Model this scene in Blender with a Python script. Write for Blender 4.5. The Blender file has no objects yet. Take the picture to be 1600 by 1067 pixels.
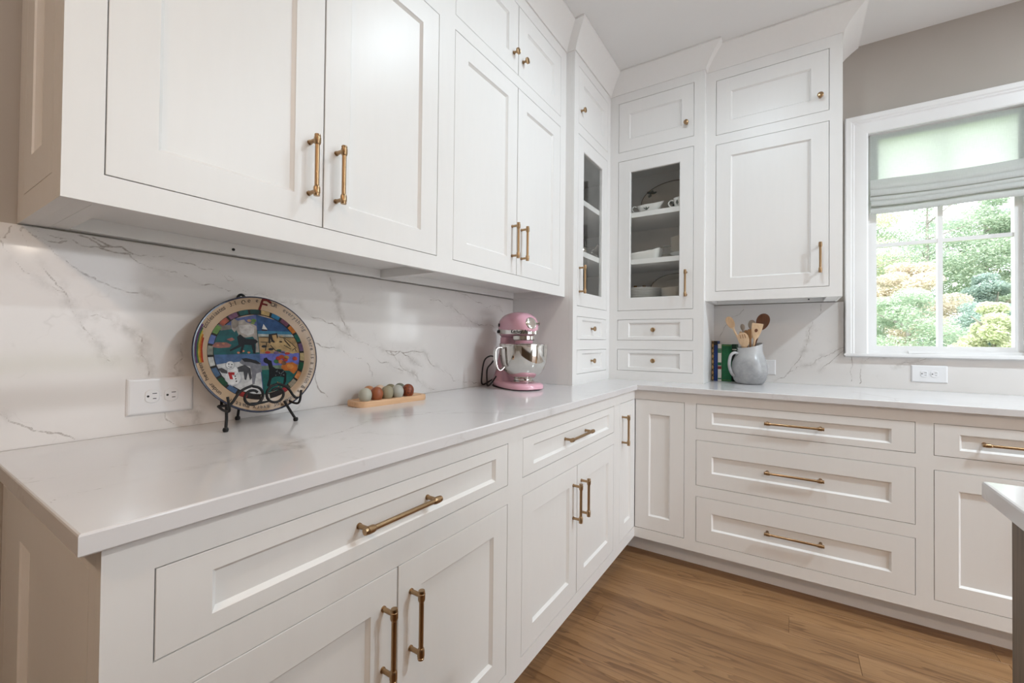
import bpy, bmesh, math, random
import numpy as np
from mathutils import Vector, Matrix
random.seed(7)
RNG = np.random.default_rng(7)
C = bpy.context.scene.collection
SC = bpy.context.scene
R = math.radians
PI = math.pi

# ------------------------------------------------------------------ camera
cam_d = bpy.data.cameras.new('camera')
cam = bpy.data.objects.new('camera', cam_d); C.objects.link(cam)
yaw, pit, rol = R(32.648), R(0.686), R(0.573)
fw = Vector((-math.sin(yaw)*math.cos(pit), math.cos(yaw)*math.cos(pit), math.sin(pit)))
rt = Vector((math.cos(yaw), math.sin(yaw), 0)); up = rt.cross(fw)
r2 = rt*math.cos(rol) + up*math.sin(rol); u2 = up*math.cos(rol) - rt*math.sin(rol)
M = Matrix((r2, u2, -fw)).transposed().to_4x4(); M.translation = Vector((1.3516, -2.9563, 1.1503))
cam.matrix_world = M
cam_d.sensor_width = 36; cam_d.lens = 669.1*36/1600
cam_d.shift_x = -10.09/1600; cam_d.shift_y = -10.32/1600
cam_d.clip_start = 0.02; cam_d.clip_end = 300
SC.camera = cam

# ------------------------------------------------------------------ world, sun, lamps, exposure
SC.view_settings.view_transform = 'Standard'; SC.view_settings.look = 'None'
SC.view_settings.gamma = 1; SC.view_settings.use_curve_mapping = False
SC.view_settings.exposure = 0.05
w = bpy.data.worlds.new('sky'); SC.world = w; w.use_nodes = True
bg = w.node_tree.nodes['Background']
bg.inputs[0].default_value = (0.93, 0.95, 1.0, 1); bg.inputs[1].default_value = 4.4
def lamp(name, kind, loc, power, color=(1, 1, 1), size=.15, aim=None, spread=180):
    d = bpy.data.lights.new(name, kind); d.energy = power; d.color = color
    if kind == 'AREA':
        d.shape = 'DISK'; d.size = size; d.spread = R(spread)
    o = bpy.data.objects.new(name, d); C.objects.link(o); o.location = loc
    if aim: o.rotation_euler = (Vector(aim) - Vector(loc)).to_track_quat('-Z', 'Y').to_euler()
    return o
sun = lamp('sun', 'SUN', (0, 0, 20), 5.0, (1, .95, .86)); sun.rotation_euler = (R(38), R(-22), 0); sun.data.angle = R(1)
SOFT, WARM = (.78, .915, 1.0), (1.0, .72, .50)
for x, y, p, c_ in [(1.18, -1.40, 9.5, SOFT), (3.0, -1.30, 35, SOFT), (1.25, -4.15, 15, WARM), (3.0, -4.15, 18, WARM), (4.7, -1.3, 38, SOFT), (4.7, -4.15, 13, WARM)]:
    lamp('recessed_lamp', 'AREA', (x, y, 2.778), p, c_, .16)
for x, y, z in ((2.28, -2.44, 1.66), (2.60, -2.36, 1.70), (2.40, -2.72, 1.68)):     # bulbs of the chandelier over the island, mirrored in the marble
    lamp('chandelier_bulb', 'POINT', (x, y, z), 0.7, (1.0, .86, .70)).data.shadow_soft_size = .018

# ------------------------------------------------------------------ materials
MATS = {}
def lin(r, g, b):
    f = lambda c: (c/255/12.92) if c/255 <= .04045 else ((c/255+.055)/1.055)**2.4
    return (f(r), f(g), f(b), 1)
def mat(name, col, rough=.5, metal=0., spec=.5, bump=None, coat=0.):
    m = bpy.data.materials.new(name); m.use_nodes = True
    b = m.node_tree.nodes['Principled BSDF']
    b.inputs['Base Color'].default_value = col; b.inputs['Roughness'].default_value = rough
    b.inputs['Metallic'].default_value = metal; b.inputs['Specular IOR Level'].default_value = spec
    b.inputs['Coat Weight'].default_value = coat; b.inputs['Coat Roughness'].default_value = .08
    MATS[name] = m
    return m
class N:
    def __init__(s, m): s.t = m.node_tree; s.n = s.t.nodes; s.b = s.n.get('Principled BSDF')
    def new(s, ty, **kw):
        n = s.n.new(ty)
        for k, v in kw.items():
            if k.startswith('i_'): n.inputs[int(k[2:]) if k[2:].isdigit() else k[2:].replace('_', ' ')].default_value = v
            else: setattr(n, k, v)
        return n
    def link(s, a, b): s.t.links.new(a, b)
    def math(s, op, a, b=None, clamp=False):
        n = s.n.new('ShaderNodeMath'); n.operation = op; n.use_clamp = clamp
        for i, q in enumerate((a, b)):
            if q is None: continue
            if isinstance(q, (int, float)): n.inputs[i].default_value = q
            else: s.link(q, n.inputs[i])
        return n.outputs[0]
    def mix(s, fac, a, b):
        n = s.n.new('ShaderNodeMix'); n.data_type = 'RGBA'
        for q, i in ((fac, 0), (a, 6), (b, 7)):
            if isinstance(q, (int, float, tuple)): n.inputs[i].default_value = q
            else: s.link(q, n.inputs[i])
        return n.outputs[2]
    def noise(s, vec, scale, detail=3, rough=.5):
        n = s.new('ShaderNodeTexNoise'); n.inputs['Scale'].default_value = scale; n.inputs['Detail'].default_value = detail
        n.inputs['Roughness'].default_value = rough
        if vec is not None: s.link(vec, n.inputs['Vector'])
        return n
    def ramp(s, fac, stops):
        n = s.n.new('ShaderNodeValToRGB'); e = n.color_ramp.elements
        while len(e) < len(stops): e.new(.5)
        for q, (p, c) in zip(e, stops):
            q.position = p; q.color = c if isinstance(c, tuple) else (c, c, c, 1)
        s.link(fac, n.inputs[0]); return n.outputs[0]
    def bump(s, h, strength=.1, dist=.01):
        n = s.n.new('ShaderNodeBump'); n.inputs['Strength'].default_value = strength; n.inputs['Distance'].default_value = dist
        s.link(h, n.inputs['Height']); s.link(n.outputs[0], s.b.inputs['Normal'])

def noisy(name, c1, c2, scale, rough=.5, stretch=(1, 1, 1), bump=0., detail=4, spec=.5, metal=0.):
    m = mat(name, c1, rough, metal, spec); k = N(m)
    tc = k.new('ShaderNodeTexCoord'); mp = k.new('ShaderNodeMapping'); mp.inputs['Scale'].default_value = stretch
    k.link(tc.outputs['Object'], mp.inputs[0])
    nz = k.noise(mp.outputs[0], scale, detail)
    f = k.ramp(nz.outputs[0], [(.3, 0.), (.7, 1.)])
    k.link(k.mix(f, c1, c2), k.b.inputs['Base Color'])
    if bump: k.bump(nz.outputs[0], bump, .003)
    return m
PAINT = noisy('cabinet_paint', (.80, .79, .775, 1), (.81, .80, .785, 1), 9, .38, (6, 6, 1), .006)
CEIL = noisy('ceiling_paint', (.76, .75, .74, 1), (.78, .77, .76, 1), 3, .8)
WALL = noisy('beige_wall_paint', (.42, .385, .345, 1), (.445, .405, .365, 1), 3, .7)
TRIM = noisy('white_trim_paint', (.80, .80, .80, 1), (.82, .82, .82, 1), 5, .3)
CARC = noisy('cabinet_interior_paint', (.76, .74, .71, 1), (.78, .76, .73, 1), 6, .45)
BRASS = noisy('brushed_brass', (.43, .29, .165, 1), (.32, .21, .115, 1), 60, .30, (1, 1, .15), metal=1.)
BLACK = noisy('black_wrought_iron', (.005, .005, .006, 1), (.012, .012, .012, 1), 80, .5, bump=.1, spec=.3)
DARK = mat('dark_slot', (.01, .01, .01, 1), .6)
PLASTIC = mat('white_plastic', (.78, .78, .79, 1), .3)
CHROME = noisy('polished_steel', (.72, .70, .67, 1), (.66, .64, .61, 1), 30, .06, metal=1.)
PINK = noisy('pink_enamel', (.78, .43, .53, 1), (.80, .45, .55, 1), 4, .15); N(PINK).b.inputs['Coat Weight'].default_value = .5
PORC = noisy('white_porcelain', (.80, .79, .76, 1), (.76, .75, .72, 1), 10, .15)
LEAFP = mat('grey_leaf_glaze', (.06, .07, .06, 1), .25)
BRIM = mat('brown_rim_glaze', (.10, .06, .03, 1), .25)
CREAM = noisy('cream_porcelain', (.60, .55, .48, 1), (.55, .50, .43, 1), 8, .2)
OLD = mat('old_brass', (.25, .14, .05, 1), .4, 1.)
SILVER = mat('tarnished_silver', (.25, .24, .22, 1), .25, 1.)
LWOOD = noisy('light_maple_wood', (.72, .47, .29, 1), (.62, .38, .21, 1), 8, .5, (1, 12, 12), .05)
BEECH = noisy('pale_beech_wood', (.70, .50, .32, 1), (.60, .41, .245, 1), 14, .5, (10, 10, 1), .05)
OLIVEW = noisy('honey_brown_wood', (.36, .18, .07, 1), (.24, .11, .04, 1), 12, .45, (8, 8, 1), .05)
WALNUT = noisy('dark_walnut_wood', (.16, .06, .025, 1), (.10, .035, .015, 1), 12, .4, (8, 8, 1), .05)
ISLW = noisy('stained_island_wood', (.20, .145, .10, 1), (.12, .085, .06, 1), 9, .5, (14, 14, 1), .1)
def jug_mat():
    m = mat('speckled_grey_stoneware', (.4, .42, .45, 1), .25); k = N(m)
    tc = k.new('ShaderNodeTexCoord'); a = k.noise(tc.outputs['Object'], 16, 4, .6); b = k.noise(tc.outputs['Object'], 220, 2)
    c = k.mix(k.ramp(a.outputs[0], [(.35, 0.), (.7, 1.)]), (.40, .40, .405, 1), (.25, .255, .265, 1))
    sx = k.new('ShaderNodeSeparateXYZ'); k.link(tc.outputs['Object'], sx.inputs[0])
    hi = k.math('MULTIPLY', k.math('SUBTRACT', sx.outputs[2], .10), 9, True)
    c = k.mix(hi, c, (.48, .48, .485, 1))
    c = k.mix(k.ramp(b.outputs[0], [(.62, 0.), (.70, .10)]), c, (.12, .11, .10, 1))
    k.link(c, k.b.inputs['Base Color']); return m
JUG = jug_mat()
def glass_mat(name, tint, ior=1.5):
    m = bpy.data.materials.new(name); m.use_nodes = True; t = m.node_tree; t.nodes.remove(t.nodes['Principled BSDF'])
    tr = t.nodes.new('ShaderNodeBsdfTransparent'); tr.inputs[0].default_value = tint
    gl = t.nodes.new('ShaderNodeBsdfGlossy'); gl.inputs['Roughness'].default_value = .01
    k = N(m); ge = t.nodes.new('ShaderNodeNewGeometry'); dt = k.new('ShaderNodeVectorMath', operation='DOT_PRODUCT')
    k.link(ge.outputs['Incoming'], dt.inputs[0]); k.link(ge.outputs['Normal'], dt.inputs[1])
    r0 = ((ior-1)/(ior+1))**2; q = k.math('POWER', k.math('SUBTRACT', 1, k.math('ABSOLUTE', dt.outputs['Value']), True), 5)
    fr_ = k.math('ADD', k.math('MULTIPLY', q, 1-r0), r0)
    mx = t.nodes.new('ShaderNodeMixShader'); out = t.nodes['Material Output']
    t.links.new(fr_, mx.inputs[0]); t.links.new(tr.outputs[0], mx.inputs[1]); t.links.new(gl.outputs[0], mx.inputs[2])
    t.links.new(mx.outputs[0], out.inputs[0]); return m
GLASS = glass_mat('cabinet_glass', (.99, .995, .99, 1), 1.36); WGLASS = glass_mat('window_glass', (.98, 1, .99, 1), 1.35)
def marble(name, base=(.73, .705, .685, 1), rough=.1):
    m = mat(name, base, rough); k = N(m)
    tc = k.new('ShaderNodeTexCoord'); P = tc.outputs['Object']
    at = k.new('ShaderNodeAttribute'); at.attribute_name = 'vein'
    at2 = k.new('ShaderNodeAttribute'); at2.attribute_name = 'vein_weight'
    n1 = k.noise(P, 26, 5, .65); n2 = k.noise(P, 7, 4, .6); n3 = k.noise(P, 3.2, 3, .6)
    d = k.math('ADD', at.outputs['Fac'], k.math('MULTIPLY', k.math('SUBTRACT', n1.outputs[0], .5), .007))
    n0 = k.noise(P, 120, 3, .6)
    d = k.math('ABSOLUTE', k.math('ADD', d, k.math('MULTIPLY', k.math('SUBTRACT', n0.outputs[0], .5), .0030)))
    # thin dark core whose width and strength wander along the vein, and a soft cloudy halo
    wd = k.math('MULTIPLY', k.ramp(n2.outputs[0], [(.36, .30), (.64, 1.)]), .0026)
    core = k.math('SUBTRACT', 1, k.math('DIVIDE', d, wd), True)
    core = k.math('MULTIPLY', core, k.ramp(n2.outputs[0], [(.30, .40), (.58, 1.)]))
    halo = k.math('SUBTRACT', 1, k.math('DIVIDE', d, .022), True)
    halo = k.math('MULTIPLY', halo, k.ramp(n1.outputs[0], [(.42, 0.), (.66, .6)]))
    halo = k.math('MULTIPLY', halo, k.ramp(n3.outputs[0], [(.45, .1), (.6, 1.)]))
    # faint extra threads from a warped noise ridge
    n4 = k.noise(P, 2.1, 5, .62)
    rd = k.math('ABSOLUTE', k.math('SUBTRACT', n4.outputs[0], .5))
    th = k.math('MULTIPLY', k.math('SUBTRACT', 1, k.math('DIVIDE', rd, .006), True), k.ramp(n2.outputs[0], [(.5, 0.), (.72, .28)]))
    wt = at2.outputs['Fac']
    f = k.math('MAXIMUM', k.math('MULTIPLY', k.math('MAXIMUM', core, halo), wt), th)
    cloud = k.mix(k.ramp(n3.outputs[0], [(.4, 0.), (.75, 1.)]), base, tuple(c*.96 for c in base[:3])+(1,))
    vc = k.mix(n1.outputs[0], (.30, .25, .205, 1), (.17, .145, .125, 1))
    k.link(k.mix(k.math('MULTIPLY', f, .85), cloud, vc), k.b.inputs['Base Color'])
    return m
MARBLE = marble('veined_white_quartz')
MARBLET = marble('worktop_quartz', (.72, .71, .715, 1), .12)
def wood_floor():
    m = mat('oak_plank', (.3, .18, .09, 1), .42); k = N(m)
    tc = k.new('ShaderNodeTexCoord'); oi = k.new('ShaderNodeObjectInfo')
    off = k.new('ShaderNodeVectorMath', operation='ADD')
    cx = k.new('ShaderNodeCombineXYZ')
    for i in range(3): k.link(k.math('MULTIPLY', oi.outputs['Random'], 37.0*(i+1)), cx.inputs[i])
    mp = k.new('ShaderNodeMapping'); mp.inputs['Scale'].default_value = (.8, 8, 1)
    k.link(tc.outputs['Object'], mp.inputs[0]); k.link(mp.outputs[0], off.inputs[0]); k.link(cx.outputs[0], off.inputs[1])
    wp = k.noise(off.outputs[0], .75, 4, .55)
    rings = k.math('FRACT', k.math('MULTIPLY', wp.outputs[0], 15))
    rf = k.ramp(rings, [(0., .05), (.5, .15), (.86, .8), (.95, 1.), (1., .1)])
    pt = k.noise(off.outputs[0], .9, 2, .5)
    mp2 = k.new('ShaderNodeMapping'); mp2.inputs['Scale'].default_value = (3, 60, 1); k.link(tc.outputs['Object'], mp2.inputs[0])
    fine = k.noise(mp2.outputs[0], 4, 3)
    c = k.mix(k.ramp(oi.outputs['Random'], [(0., 0.), (1., 1.)]), (.40, .225, .105, 1), (.27, .14, .058, 1))
    c = k.mix(k.math('MULTIPLY', k.ramp(pt.outputs[0], [(.4, 0.), (.68, 1.)]), .5), c, (.20, .095, .036, 1))
    c = k.mix(k.math('MULTIPLY', rf, k.ramp(pt.outputs[0], [(.35, .25), (.6, .75)])), c, (.12, .052, .02, 1))
    c = k.mix(k.math('MULTIPLY', k.ramp(fine.outputs[0], [(.4, 0.), (.7, 1.)]), .22), c, (.15, .08, .035, 1))
    k.link(c, k.b.inputs['Base Color']); k.bump(fine.outputs[0], .04, .002); return m
OAK = wood_floor()
def linen(name, c, trans):
    m = bpy.data.materials.new(name); m.use_nodes = True; k = N(m); t = m.node_tree
    tc = k.new('ShaderNodeTexCoord')
    wv = []
    for rot in (0, 1):
        mp = k.new('ShaderNodeMapping'); mp.inputs['Scale'].default_value = (30, 1, 420) if rot else (420, 1, 30)
        k.link(tc.outputs['Object'], mp.inputs[0]); wv.append(k.noise(mp.outputs[0], 1, 2).outputs[0])
    f = k.math('ADD', k.math('MULTIPLY', wv[0], .5), k.math('MULTIPLY', wv[1], .5))
    col = k.mix(k.ramp(f, [(.35, 0.), (.65, 1.)]), c, tuple(x*.92 for x in c[:3])+(1,))
    t.nodes.remove(k.b)
    df = k.new('ShaderNodeBsdfDiffuse'); tl = k.new('ShaderNodeBsdfTranslucent'); mx = k.new('ShaderNodeMixShader')
    mx.inputs[0].default_value = trans
    k.link(col, df.inputs[0]); k.link(col, tl.inputs[0]); k.link(df.outputs[0], mx.inputs[1]); k.link(tl.outputs[0], mx.inputs[2])
    k.link(mx.outputs[0], t.nodes['Material Output'].inputs[0]); return m
LINEN = linen('pale_green_linen', (.86, .885, .865, 1), .74)
LINEND = linen('double_linen', (.70, .71, .69, 1), .36)

# ------------------------------------------------------------------ mesh helpers
class MB:
    def __init__(s): s.v = []; s.f = []; s.m = []
    def add(s, vs, fs, mi=0):
        o = len(s.v); s.v += [tuple(map(float, q)) for q in vs]; s.f += [tuple(i+o for i in q) for q in fs]; s.m += [mi]*len(fs); return s
    def box(s, x0, x1, y0, y1, z0, z1, mi=0):
        x0, x1 = sorted((x0, x1)); y0, y1 = sorted((y0, y1)); z0, z1 = sorted((z0, z1))
        v = [(x0, y0, z0), (x1, y0, z0), (x1, y1, z0), (x0, y1, z0), (x0, y0, z1), (x1, y0, z1), (x1, y1, z1), (x0, y1, z1)]
        return s.add(v, [(0, 3, 2, 1), (4, 5, 6, 7), (0, 1, 5, 4), (1, 2, 6, 5), (2, 3, 7, 6), (3, 0, 4, 7)], mi)
    def loft(s, rings, mi=0, cap=True, closed=False):
        n = len(rings[0]); vs = [p for r in rings for p in r]; fs = []
        for i in range(len(rings)-(0 if closed else 1)):
            j = (i+1) % len(rings)
            for k in range(n):
                l = (k+1) % n; fs.append((i*n+k, i*n+l, j*n+l, j*n+k))
        if cap and not closed:
            fs.append(tuple(range(n-1, -1, -1))); fs.append(tuple((len(rings)-1)*n+k for k in range(n)))
        return s.add(vs, fs, mi)
    def lathe(s, prof, o=(0, 0, 0), ax=(0, 0, 1), n=24, mi=0, closed=False):
        a = Vector(ax).normalized(); e = a.orthogonal().normalized(); g = a.cross(e); o = Vector(o)
        rings = [[o + a*h + (e*math.cos(2*PI*k/n) + g*math.sin(2*PI*k/n))*max(r, 1e-5) for k in range(n)] for r, h in prof]
        return s.loft(rings, mi, True, closed)
    def tube(s, pts, r, n=8, mi=0, flat=None):
        pts = [Vector(p) for p in pts]; rr = r if isinstance(r, (list, tuple)) else [r]*len(pts)
        rings = []; e = None
        for i, p in enumerate(pts):
            t = (pts[min(i+1, len(pts)-1)] - pts[max(i-1, 0)]).normalized()
            if e is None: e = t.orthogonal().normalized()
            e = (e - t*e.dot(t)).normalized(); g = t.cross(e)
            rings.append([p + (e*math.cos(2*PI*k/n) + g*math.sin(2*PI*k/n))*rr[i] for k in range(n)])
        return s.loft(rings, mi)
    def poly(s, pts, h0, h1, fn, mi=0):      # extruded polygon; fn maps (x,y,h) to a point
        n = len(pts); v = [fn(x, y, h0) for x, y in pts] + [fn(x, y, h1) for x, y in pts]
        f = [tuple(range(n-1, -1, -1)), tuple(range(n, 2*n))] + [(k, (k+1) % n, n+(k+1) % n, n+k) for k in range(n)]
        return s.add(v, f, mi)
    def xf(s, mtx):
        s.v = [tuple(mtx @ Vector(q)) for q in s.v]; return s
    def join(s, o):
        k = len(s.v); s.v += o.v; s.f += [tuple(i+k for i in q) for q in o.f]; s.m += o.m; return s
    def mesh(s, name, mats, smooth=None, fix=True):
        me = bpy.data.meshes.new(name); me.from_pydata(s.v, [], s.f)
        for q in (mats if isinstance(mats, (list, tuple)) else [mats]): me.materials.append(q)
        me.polygons.foreach_set('material_index', s.m)
        if fix:
            b = bmesh.new(); b.from_mesh(me); bmesh.ops.recalc_face_normals(b, faces=b.faces); b.to_mesh(me); b.free()
        if smooth is not None:
            me.shade_smooth(); me.set_sharp_from_angle(angle=R(smooth))
        me.update(); return me
    def build(s, name, mats, parent=None, smooth=None, loc=None, rot=None, fix=True):
        return place(name, s.mesh(name, mats, smooth, fix), parent, loc, rot)
def place(name, me, parent=None, loc=None, rot=None):
    o = bpy.data.objects.new(name, me); C.objects.link(o)
    if parent is not None: o.parent = parent
    if loc is not None: o.location = loc
    if rot is not None: o.rotation_euler = rot
    return o
def tag(o, label=None, cat=None, group=None, kind=None):
    for k, v in (('label', label), ('category', cat), ('group', group), ('kind', kind)):
        if v: o[k] = v
    return o
def thing(name, label, cat, loc=(0, 0, 0), rz=0, group=None):
    o = bpy.data.objects.new(name, None); C.objects.link(o); o.location = loc; o.rotation_euler = (0, 0, rz); o.empty_display_size = .1
    return tag(o, label, cat, group)
def struct(o): o['kind'] = 'structure'; return o
def letters(s, size):                         # flat glyphs of the built-in font as an MB in the XY plane
    cu = bpy.data.curves.new('glyph', 'FONT'); cu.body = s; cu.size = size; cu.resolution_u = 2; cu.offset = size*.009
    o = bpy.data.objects.new('glyph', cu); C.objects.link(o); dg = bpy.context.evaluated_depsgraph_get(); dg.update()
    me = o.evaluated_get(dg).to_mesh(); mb = MB()
    mb.add([v.co[:] for v in me.vertices], [tuple(p.vertices) for p in me.polygons])
    o.evaluated_get(dg).to_mesh_clear(); bpy.data.objects.remove(o); bpy.data.curves.remove(cu); return mb

# key dimensions measured from the photograph (metres); corner of the two counters' walls is the origin
T, ZCT, FL, CEI = .914, .886, -.020, 2.783
XC, YC = .640, -.644            # worktop front edges
DB, DU, DT = .622, .3285, .378  # face distance from the walls: base, upper, corner hutch
ZDT, ZDB, ZRT, ZRB, ZK, ZM1, ZM2 = .835, .707, .651, .136, .083, .420, .366
ZUB, ZUD, ZUT, ZUS, ZUST, ZCB = 1.382, 1.434, 2.265, 2.318, 2.630, 2.687
WB = -.012                      # the wall surface lies this far behind the marble face

# ------------------------------------------------------------------ room shell
def wall_with_hole(name, a0, a1, z0, z1, h, y0, y1):
    mb = MB(); ha0, ha1, hz0, hz1 = h
    mb.box(a0, ha0, y0, y1, z0, z1); mb.box(ha1, a1, y0, y1, z0, z1); mb.box(ha0, ha1, y0, y1, z0, hz0); mb.box(ha0, ha1, y0, y1, hz1, z1)
    return mb.build(name, WALL)
RX, RY = 6.2, -7.2
WX0, WX1, WZ0, WZ1 = 1.692, 2.287, 1.100, 2.282
struct(wall_with_hole('wall_back', WB-.15, RX+.15, FL-.1, CEI+.1, (WX0-.012, WX1+.012, WZ0-.012, WZ1+.012), -WB, -WB+.16))
struct(MB().box(WB-.15, WB, RY, -WB, FL-.1, CEI+.1).build('wall_left', WALL))
wr = MB()  # unseen right wall, with an opening added to let sky light in as fill
for y0_, y1_, z0_, z1_ in ((RY, -3.75, FL-.1, CEI+.1), (-.85, -WB, FL-.1, CEI+.1), (-3.75, -.85, 2.36, CEI+.1), (-3.75, -.85, FL-.1, FL)): wr.box(RX, RX+.15, y0_, y1_, z0_, z1_)
struct(wr.build('wall_right', WALL))
struct(MB().box(WB-.15, RX+.15, RY-.15, RY, FL-.1, CEI+.1).build('wall_front', WALL))
struct(MB().box(WB, RX, RY, -WB, CEI, CEI+.1).build('ceiling', CEIL))
SUB = mat('dark_subfloor', (.11, .062, .03, 1), .8)
floor = struct(MB().box(WB, RX, RY, -WB, FL-.1, FL-.006).build('floor', SUB))
pw = .1225; y = -.5255; row = 0
plank_meshes = {}
while y > -5.0:
    x = .45 - (row*.53 % .9)
    while x < RX-.02:
        L = random.choice([1.05, 1.3, 1.55, 1.8, 2.1]) if y > -2.6 else random.choice([1.9, 2.3, 2.7])
        xe = min(x+L, RX-.01); xs = max(x, .30)
        if xe - xs > .05:
            b = MB(); l = xe-xs-.0006; ww = pw-.0006
            b.add([(0, 0, -.006), (l, 0, -.006), (l, ww, -.006), (0, ww, -.006), (0, 0, -.001), (l, 0, -.001), (l, ww, -.001), (0, ww, -.001),
                   (.001, .001, 0), (l-.001, .001, 0), (l-.001, ww-.001, 0), (.001, ww-.001, 0)],
                  [(0, 3, 2, 1)] + [(i, (i+1) % 4, 4+(i+1) % 4, 4+i) for i in range(4)] + [(4+i, 4+(i+1) % 4, 8+(i+1) % 4, 8+i) for i in range(4)] + [(8, 9, 10, 11)])
            b.build('plank', OAK, floor, loc=(xs+.0003, y-pw+.0003, FL))
        x += L
    y -= pw; row += 1
struct(floor)

# window: casing, jamb, sash, muntins, panes, sill
win = thing('window_1', None, None, (WX0, 0, WZ0)); struct(win)
def wl(mb, name, m=TRIM, parent=None, sm=None):
    mb.xf(Matrix.Translation((-WX0, 0, -WZ0))); return mb.build(name, m, parent or win, sm)
cw = .086
def casing_ring(sections, name):
    # mitred casing on three sides, profile given as (offset from opening, y)
    mb = MB(); rings = []
    for off, yy in sections:
        rings.append([(WX0-off, yy, WZ0-.004), (WX0-off, yy, WZ1+off), (WX1+off, yy, WZ1+off), (WX1+off, yy, WZ0-.004)])
    n = len(rings); vs = [p for r in rings for p in r]; fs = []
    for i in range(n):
        j = (i+1) % n
        for k in range(3): fs.append((i*4+k, i*4+k+1, j*4+k+1, j*4+k))
    fs.append(tuple(i*4 for i in range(n))); fs.append(tuple(i*4+3 for i in range(n)))
    mb.add(vs, fs); return wl(mb, name)
casing_ring([(0, .012), (0, -.010), (.006, -.014), (.058, -.016), (.064, -.022), (.070, -.022), (.076, -.028), (.096, -.030), (.100, -.026), (.100, .012)], 'casing')
jb = MB()
jb.box(WX0-.012, WX0, .012, .16, WZ0-.012, WZ1+.012); jb.box(WX1, WX1+.012, .012, .16, WZ0-.012, WZ1+.012)
jb.box(WX0, WX1, .012, .16, WZ1, WZ1+.012); jb.box(WX0, WX1, .0, .16, WZ0-.012, WZ0); wl(jb, 'jamb')
sl = MB(); sl.box(WX0-.104, WX1+.104, -.034, .0119, WZ0-.016, WZ0-.004); sl.box(WX0-.098, WX1+.098, -.022, .0119, WZ0-.021, WZ0-.016); wl(sl, 'sill')
SY0, SY1 = .045, .085
sash = MB(); gx0, gx1, gz0 = 1.734, 2.245, 1.139
sash.box(WX0, gx0, SY0, SY1, WZ0, WZ1); sash.box(gx1, WX1, SY0, SY1, WZ0, WZ1); sash.box(gx0, gx1, SY0, SY1, WZ0, gz0); sash.box(gx0, gx1, SY0, SY1, WZ1-.04, WZ1)
for (a, b) in ((WX0, WX0+.014), (WX1-.014, WX1)): sash.box(a, b, SY0-.014, SY0, WZ0, WZ1)
sash.box(WX0+.014, WX1-.014, SY0-.014, SY0, WZ0, WZ0+.014)
wl(sash, 'sash')
gm, gzm = 1.987, 1.683
mu = MB(); mu.box(gm-.010, gm+.010, SY0+.006, SY1-.006, gz0, WZ1-.04); wl(mu, 'muntin')
for a, b in ((gx0, gm-.010), (gm+.010, gx1)):
    mu = MB(); mu.box(a, b, SY0+.008, SY1-.008, gzm-.010, gzm+.010); wl(mu, 'muntin')
    for c0, c1 in ((gz0, gzm-.01), (gzm+.01, WZ1-.04)):
        p = MB(); p.box(a, b, .066, .069, c0, c1); wl(p, 'pane', WGLASS)
lf = MB(); lf.box(1.86, 1.97, SY0-.026, SY0-.014, WZ0+.001, WZ0+.014); wl(lf, 'sash_lock')

# ------------------------------------------------------------------ marble slabs with measured veins
VL = [[(-2.69,1.205),(-2.665,1.16),(-2.625,1.09)],[(-2.66,1.376),(-2.56,1.352),(-2.47,1.345),(-2.41,1.338),(-2.365,1.31),(-2.33,1.285)],[(-2.775,1.376),(-2.752,1.362),(-2.728,1.352),(-2.70,1.36)],[(-1.86,1.12),(-1.80,1.09),(-1.74,1.10),(-1.69,1.07),(-1.62,1.03)],[(-2.83,1.36),(-2.798,1.375),(-2.795,1.342),(-2.777,1.304),(-2.749,1.276),(-2.717,1.252),(-2.695,1.228),(-2.677,1.187)],[(-2.768,1.372),(-2.755,1.331),(-2.732,1.289),(-2.702,1.246)],[(-2.768,1.377),(-2.745,1.355),(-2.725,1.341),(-2.716,1.325),(-2.688,1.303),(-2.667,1.287),(-2.624,1.265),(-2.571,1.259),(-2.536,1.251)],[(-2.750,1.374),(-2.722,1.365),(-2.689,1.361),(-2.646,1.353),(-2.595,1.349),(-2.573,1.329),(-2.537,1.320),(-2.499,1.317)],[(-2.690,1.375),(-2.646,1.359),(-2.628,1.360)],[(-2.798,1.347),(-2.789,1.348),(-2.781,1.374)],[(-2.677,1.187),(-2.65,1.20),(-2.623,1.185),(-2.600,1.174),(-2.567,1.147),(-2.572,1.111),(-2.554,1.080),(-2.553,1.050)],[(-2.488,1.132),(-2.483,1.094),(-2.501,1.073),(-2.491,1.045)],[(-2.482,1.311),(-2.420,1.296),(-2.378,1.281),(-2.300,1.280),(-2.225,1.261),(-2.135,1.227),(-2.051,1.202),(-1.975,1.160),(-1.902,1.130),(-1.792,1.101),(-1.608,1.094),(-1.474,0.996)],[(-2.379,1.325),(-2.323,1.289)],[(-1.792,1.097),(-1.703,1.018),(-1.606,0.950),(-1.541,0.926)],[(-2.126,1.145),(-2.017,1.116),(-1.929,1.077),(-1.881,0.996)],[(-2.125,1.062),(-2.062,0.945)],[(-2.061,1.360),(-2.019,1.233),(-1.975,1.160)],[(-1.902,1.130),(-1.843,1.058),(-1.802,1.056),(-1.726,1.019)],[(-2.521,0.963),(-2.498,0.923)],[(-2.472,0.957),(-2.443,0.948),(-2.453,0.921)],[(-2.792,0.991),(-2.747,0.953),(-2.721,0.940),(-2.682,0.919)],[(-1.573,1.324),(-1.479,1.305),(-1.386,1.280),(-1.236,1.231),(-1.101,1.224),(-1.010,1.194)],[(-1.431,1.387),(-1.361,1.371),(-1.258,1.345),(-1.156,1.319),(-1.012,1.306)],[(-1.474,1.008),(-1.415,0.954),(-1.363,0.950),(-1.221,0.924)]]
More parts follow.
